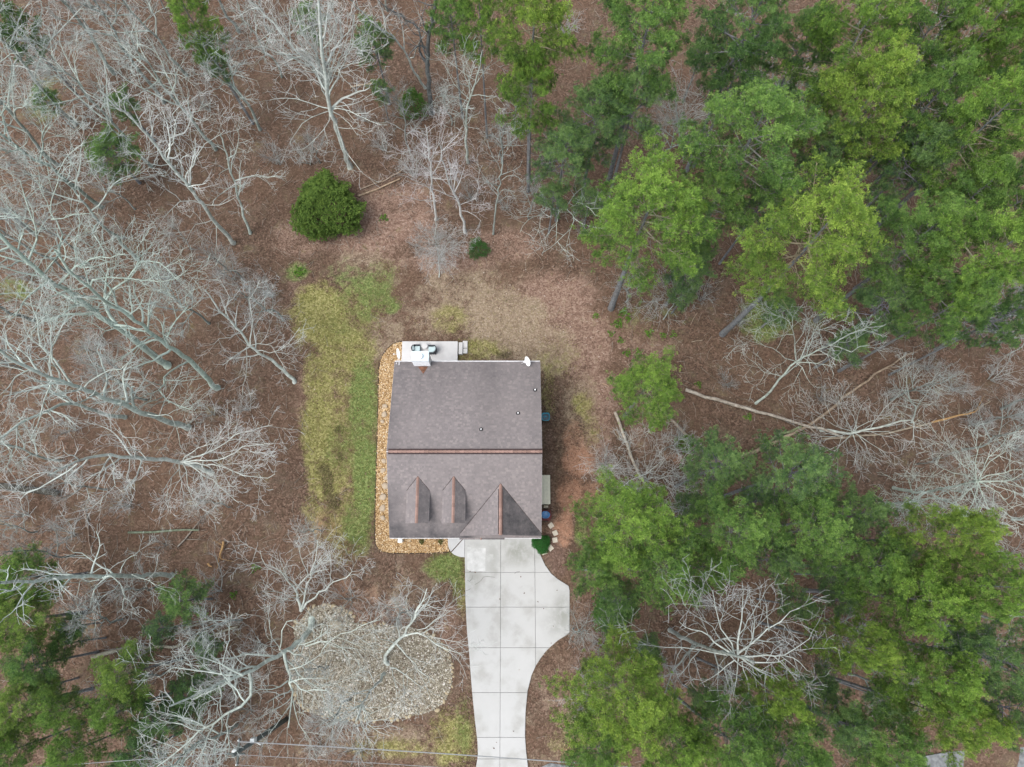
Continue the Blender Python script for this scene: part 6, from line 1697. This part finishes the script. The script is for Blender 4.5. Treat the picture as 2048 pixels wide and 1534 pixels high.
log([(722, 380), (770, 362), (800, 345), (815, 330)], (.1, .3), .05, .03, "thin tan stick beside the tan log north of the yard", (.95, .85, .75), 0, 10)
log([(702, 176), (722, 172), (746, 168)], (.1, .1), .09, .07, "pale short log on leaf litter under the brush-like tree", (1.1, 1.0, .85), 0, 11)
log([(170, 1016), (178, 1060), (185, 1106)], (.1, .1), .05, .03, "thin straight pale stick lying alone in the south-west leaf litter", (.9, .8, .75), 0, 12)
log([(355, 1095), (385, 1060), (408, 1032)], (.1, .2), .07, .03, "dark fallen stick slanting in the west leaf litter", (.6, .6, .6), 3, 13)
log([(255, 1066), (330, 1061), (400, 1060)], (.1, .2), .09, .07, "mossy dark log lying level in the west leaf litter", (.45, .6, .5), 0, 14)
log([(0, 975), (60, 980), (110, 985), (122, 990)], (1.2, .2), .24, .26, "thick black fallen trunk entering from the west edge", (.22, .24, .24), 0, 15)
log([(415, 1188), (440, 1160), (465, 1135)], (.1, .2), .045, .03, "thin brown stick lying beside the yellow leafy twigs", (.7, .6, .5), 0, 16)
log([(230, 1440), (255, 1418), (275, 1398)], (3, 3.5), .12, .09, "pale snapped trunk hung up in the south-west pines", (1.0, 1.05, .9), 0, 17)
log([(300, 1290), (380, 1255), (430, 1235), (436, 1242)], (.2, .4), .10, .06, "grey crooked log behind the small open lone pine", (.65, .7, .68), 4, 18)
log([(190, 1312), (260, 1295), (350, 1292), (410, 1275), (480, 1250)], (.2, .5), .15, .07, "long grey fallen trunk from the south-west pines towards the stone bed", (.75, .8, .74), 8, 19)
log([(1360, 300), (1377, 330)], (.1, .1), .06, .05, "short stick under the white-limbed tree in the pines", (.8, .6, .6), 0, 20)
log([(1393, 628), (1380, 650)], (.1, .1), .03, .02, "tiny stick lying by the bare shrub-like tree", (.9, .8, .7), 0, 21)
log([(1204, 767), (1218, 773)], (.1, .1), .06, .05, "short orange-tan stick of wood at the yard edge by the lone pine", (1.1, .85, .7), 0, 22)
log([(1380, 684), (1404, 682)], (.1, .1), .03, .02, "thin pale twig lying west of the yellow-green pine's foot", (.95, .9, .8), 0, 23)
log([(1505, 800), (1480, 800), (1400, 735)], (.1, .1), .03, .03, "thin dark stick under the slender leaning tree", (.5, .45, .42), 0, 24)
log([(1600, 720), (1680, 720), (1760, 680), (1830, 672), (1880, 700)], (1, 5), .06, .03, "bent arching dead stem across the grey brush", (.8, .8, .78), 5, 25, cat="dead stem", name="dead_stem")
log([(1650, 395), (1700, 370), (1770, 330)], (.1, 7), .16, .12, "dark leaning trunk, lowest of the row in the north-east wood", (.25, .25, .27), 0, 26, cat="leaning trunk", name="leaning_trunk")
log([(1740, 430), (1790, 405), (1850, 375)], (.1, 6), .16, .12, "dark leaning trunk, southernmost of the row in the north-east wood", (.25, .25, .27), 0, 27, cat="leaning trunk", name="leaning_trunk")
log([(1640, 1135), (1700, 1150), (1800, 1165)], (.1, 3), .16, .13, "dark trunk lying across the reddish gap of the south-east wood", (.28, .28, .3), 0, 28)

# yellow-brown leafless clump and orange splintered stump in the west wood
log([(449, 1083), (446, 1100), (443, 1118)], (.2, .3), .10, .05, "bright orange splintered branch in the west leaf litter, the longer one", (1, 1, 1), 3, 30, 'freshwood', "split branch", "split_branch")
log([(415, 1127), (424, 1135)], (.2, .3), .08, .04, "bright orange splintered branch piece, the shorter one", (1, 1, 1), 0, 31, 'freshwood', "split branch", "split_branch")

# ------------------------------------------------------------------ leaf litter, grass, twigs (nobody could count them)
LR = np.random.default_rng(21); OWF = [.35]; DWF = [.012]
def frame_points(n, mask_fn=None, box=(-52, 52, -17, 56)):
    x = LR.uniform(box[0], box[1], n); y = LR.uniform(box[2], box[3], n)
    u, v = pix(x, y, 0.0)
    m = (u > -60) & (u < 2110) & (v > -60) & (v < 1600)
    # not on built surfaces
    hx = (x > XL + .2) & (x < XR - .2) & (y > YF + .3) & (y < YB - .2)
    px_ = (x > -9.0) & (x < -4.4) & (y > YB - .3) & (y < pat[0].y + .1)
    m &= ~hx & ~px_ & (~inpoly(x, y, dw) | (LR.random(n) < DWF[0])) & ~inpoly(x, y, bw) & (~inpoly(x, y, ow) | (LR.random(n) < OWF[0])) & ~inpoly(x, y, rp)
    if mask_fn is not None: m &= mask_fn(x, y)
    return x[m], y[m]
x, y = frame_points(125000, lambda x, y: LR.random(len(x)) > .80 * np.clip(sample(green, x, y) + .8 * sample(olive, x, y) + .6 * sample(clay, x, y) + .75 * sample(tan, x, y), 0, 1))
n = len(x); a = LR.uniform(0, 6.28, n); L_ = LR.uniform(.04, .08, n); w_ = L_ * LR.uniform(.4, .75, n)
tz = LR.normal(0, .35, (n, 2))
cs, sn = np.cos(a), np.sin(a)
OWF[0] = 0; DWF[0] = 0
gz = relief(x, y) + .012 + LR.random(n) * .02 + .06 * inpoly(x, y, ow) + .10 * inpoly(x, y, dw)
V = np.zeros((n, 4, 3))
for k, (p, q) in enumerate(((-1, 0), (0, -1), (1, 0), (0, 1))):
    V[:, k, 0] = x + cs * p * L_ - sn * q * w_; V[:, k, 1] = y + sn * p * L_ + cs * q * w_
    V[:, k, 2] = gz + (p * L_ * tz[:, 0] + q * w_ * tz[:, 1]).clip(-.01, .05) + .005
tn = np.clip(LR.beta(2.2, 3.4, n) + .18 * sample(pink, x, y) + .2 * sample(tan, x, y), 0, 1)
me = npmesh("leaf_litter", V.reshape(-1, 3), np.full(n, 4), np.arange(n * 4), M['leaf'], False, {"tone": np.repeat(tn, 4)})
mobj("leaf_litter", me, kind='stuff', label="red-brown fallen leaves covering the forest floor", cat="leaf litter")
# grass
x, y = frame_points(230000, lambda x, y: LR.random(len(x)) < np.clip(sample(green, x, y) * 1.0 + sample(olive, x, y) * .8 + sample(tan, x, y) * .3 - .1, 0, 1), (-24, 12, -16, 30))
n = len(x); K = 3
a = LR.uniform(0, 6.28, (n, K)); hgt = LR.uniform(.04, .11, (n, K)); lean = LR.uniform(.02, .09, (n, K))
bx_ = x[:, None] + LR.normal(0, .03, (n, K)); by_ = y[:, None] + LR.normal(0, .03, (n, K)); w_ = .012
V = np.zeros((n, K, 3, 3))
V[:, :, 0] = np.stack([bx_ - np.sin(a) * w_, by_ + np.cos(a) * w_, np.zeros_like(a) + .0], -1)
V[:, :, 1] = np.stack([bx_ + np.sin(a) * w_, by_ - np.cos(a) * w_, np.zeros_like(a) + .0], -1)
V[:, :, 2] = np.stack([bx_ + np.cos(a) * lean, by_ + np.sin(a) * lean, hgt], -1)
gr, ol, ta = sample(green, x, y), sample(olive, x, y), sample(tan, x, y)
tn = (gr * .22 + ol * .60 + ta * .9) / (gr + ol + ta + 1e-6) + LR.normal(0, .12, n)
me = npmesh("lawn_grass", V.reshape(-1, 3), np.full(n * K, 3), np.arange(n * K * 3), M['grass'], False, {"tone": np.repeat(tn.clip(0, 1), K * 3)})
mobj("lawn_grass", me, kind='stuff', label="patchy short grass of the side and rear lawn", cat="grass")
# fallen twigs
x, y = frame_points(8000, lambda x, y: LR.random(len(x)) > .9 * np.clip(sample(yard, x, y), 0, 1))
n = len(x); sk = Skel()
for i in range(n):
    a = LR.uniform(0, 6.28); L = LR.uniform(.25, 1.3); z = float(relief(x[i:i + 1], y[i:i + 1])[0]) + .04; b = a + LR.normal(0, .25)
    sk.add([(x[i], y[i], z), (x[i] + math.cos(a) * L * .5, y[i] + math.sin(a) * L * .5, z + .03), (x[i] + math.cos(a) * L * .5 + math.cos(b) * L * .5, y[i] + math.sin(a) * L * .5 + math.sin(b) * L * .5, z + .01)], [.014, .011, .006], LR.random())
me = sk.mesh("fallen_twigs", M['log'])
mobj("fallen_twigs", me, kind='stuff', label="thin fallen twigs strewn over the forest floor", cat="twigs")

#print("TRIS", sum(sum(len(p.vertices) - 2 for p in m.polygons) if len(m.polygons) < 3000 else int(len(m.loops) - 2 * len(m.polygons)) for m in bpy.data.meshes if m.users))
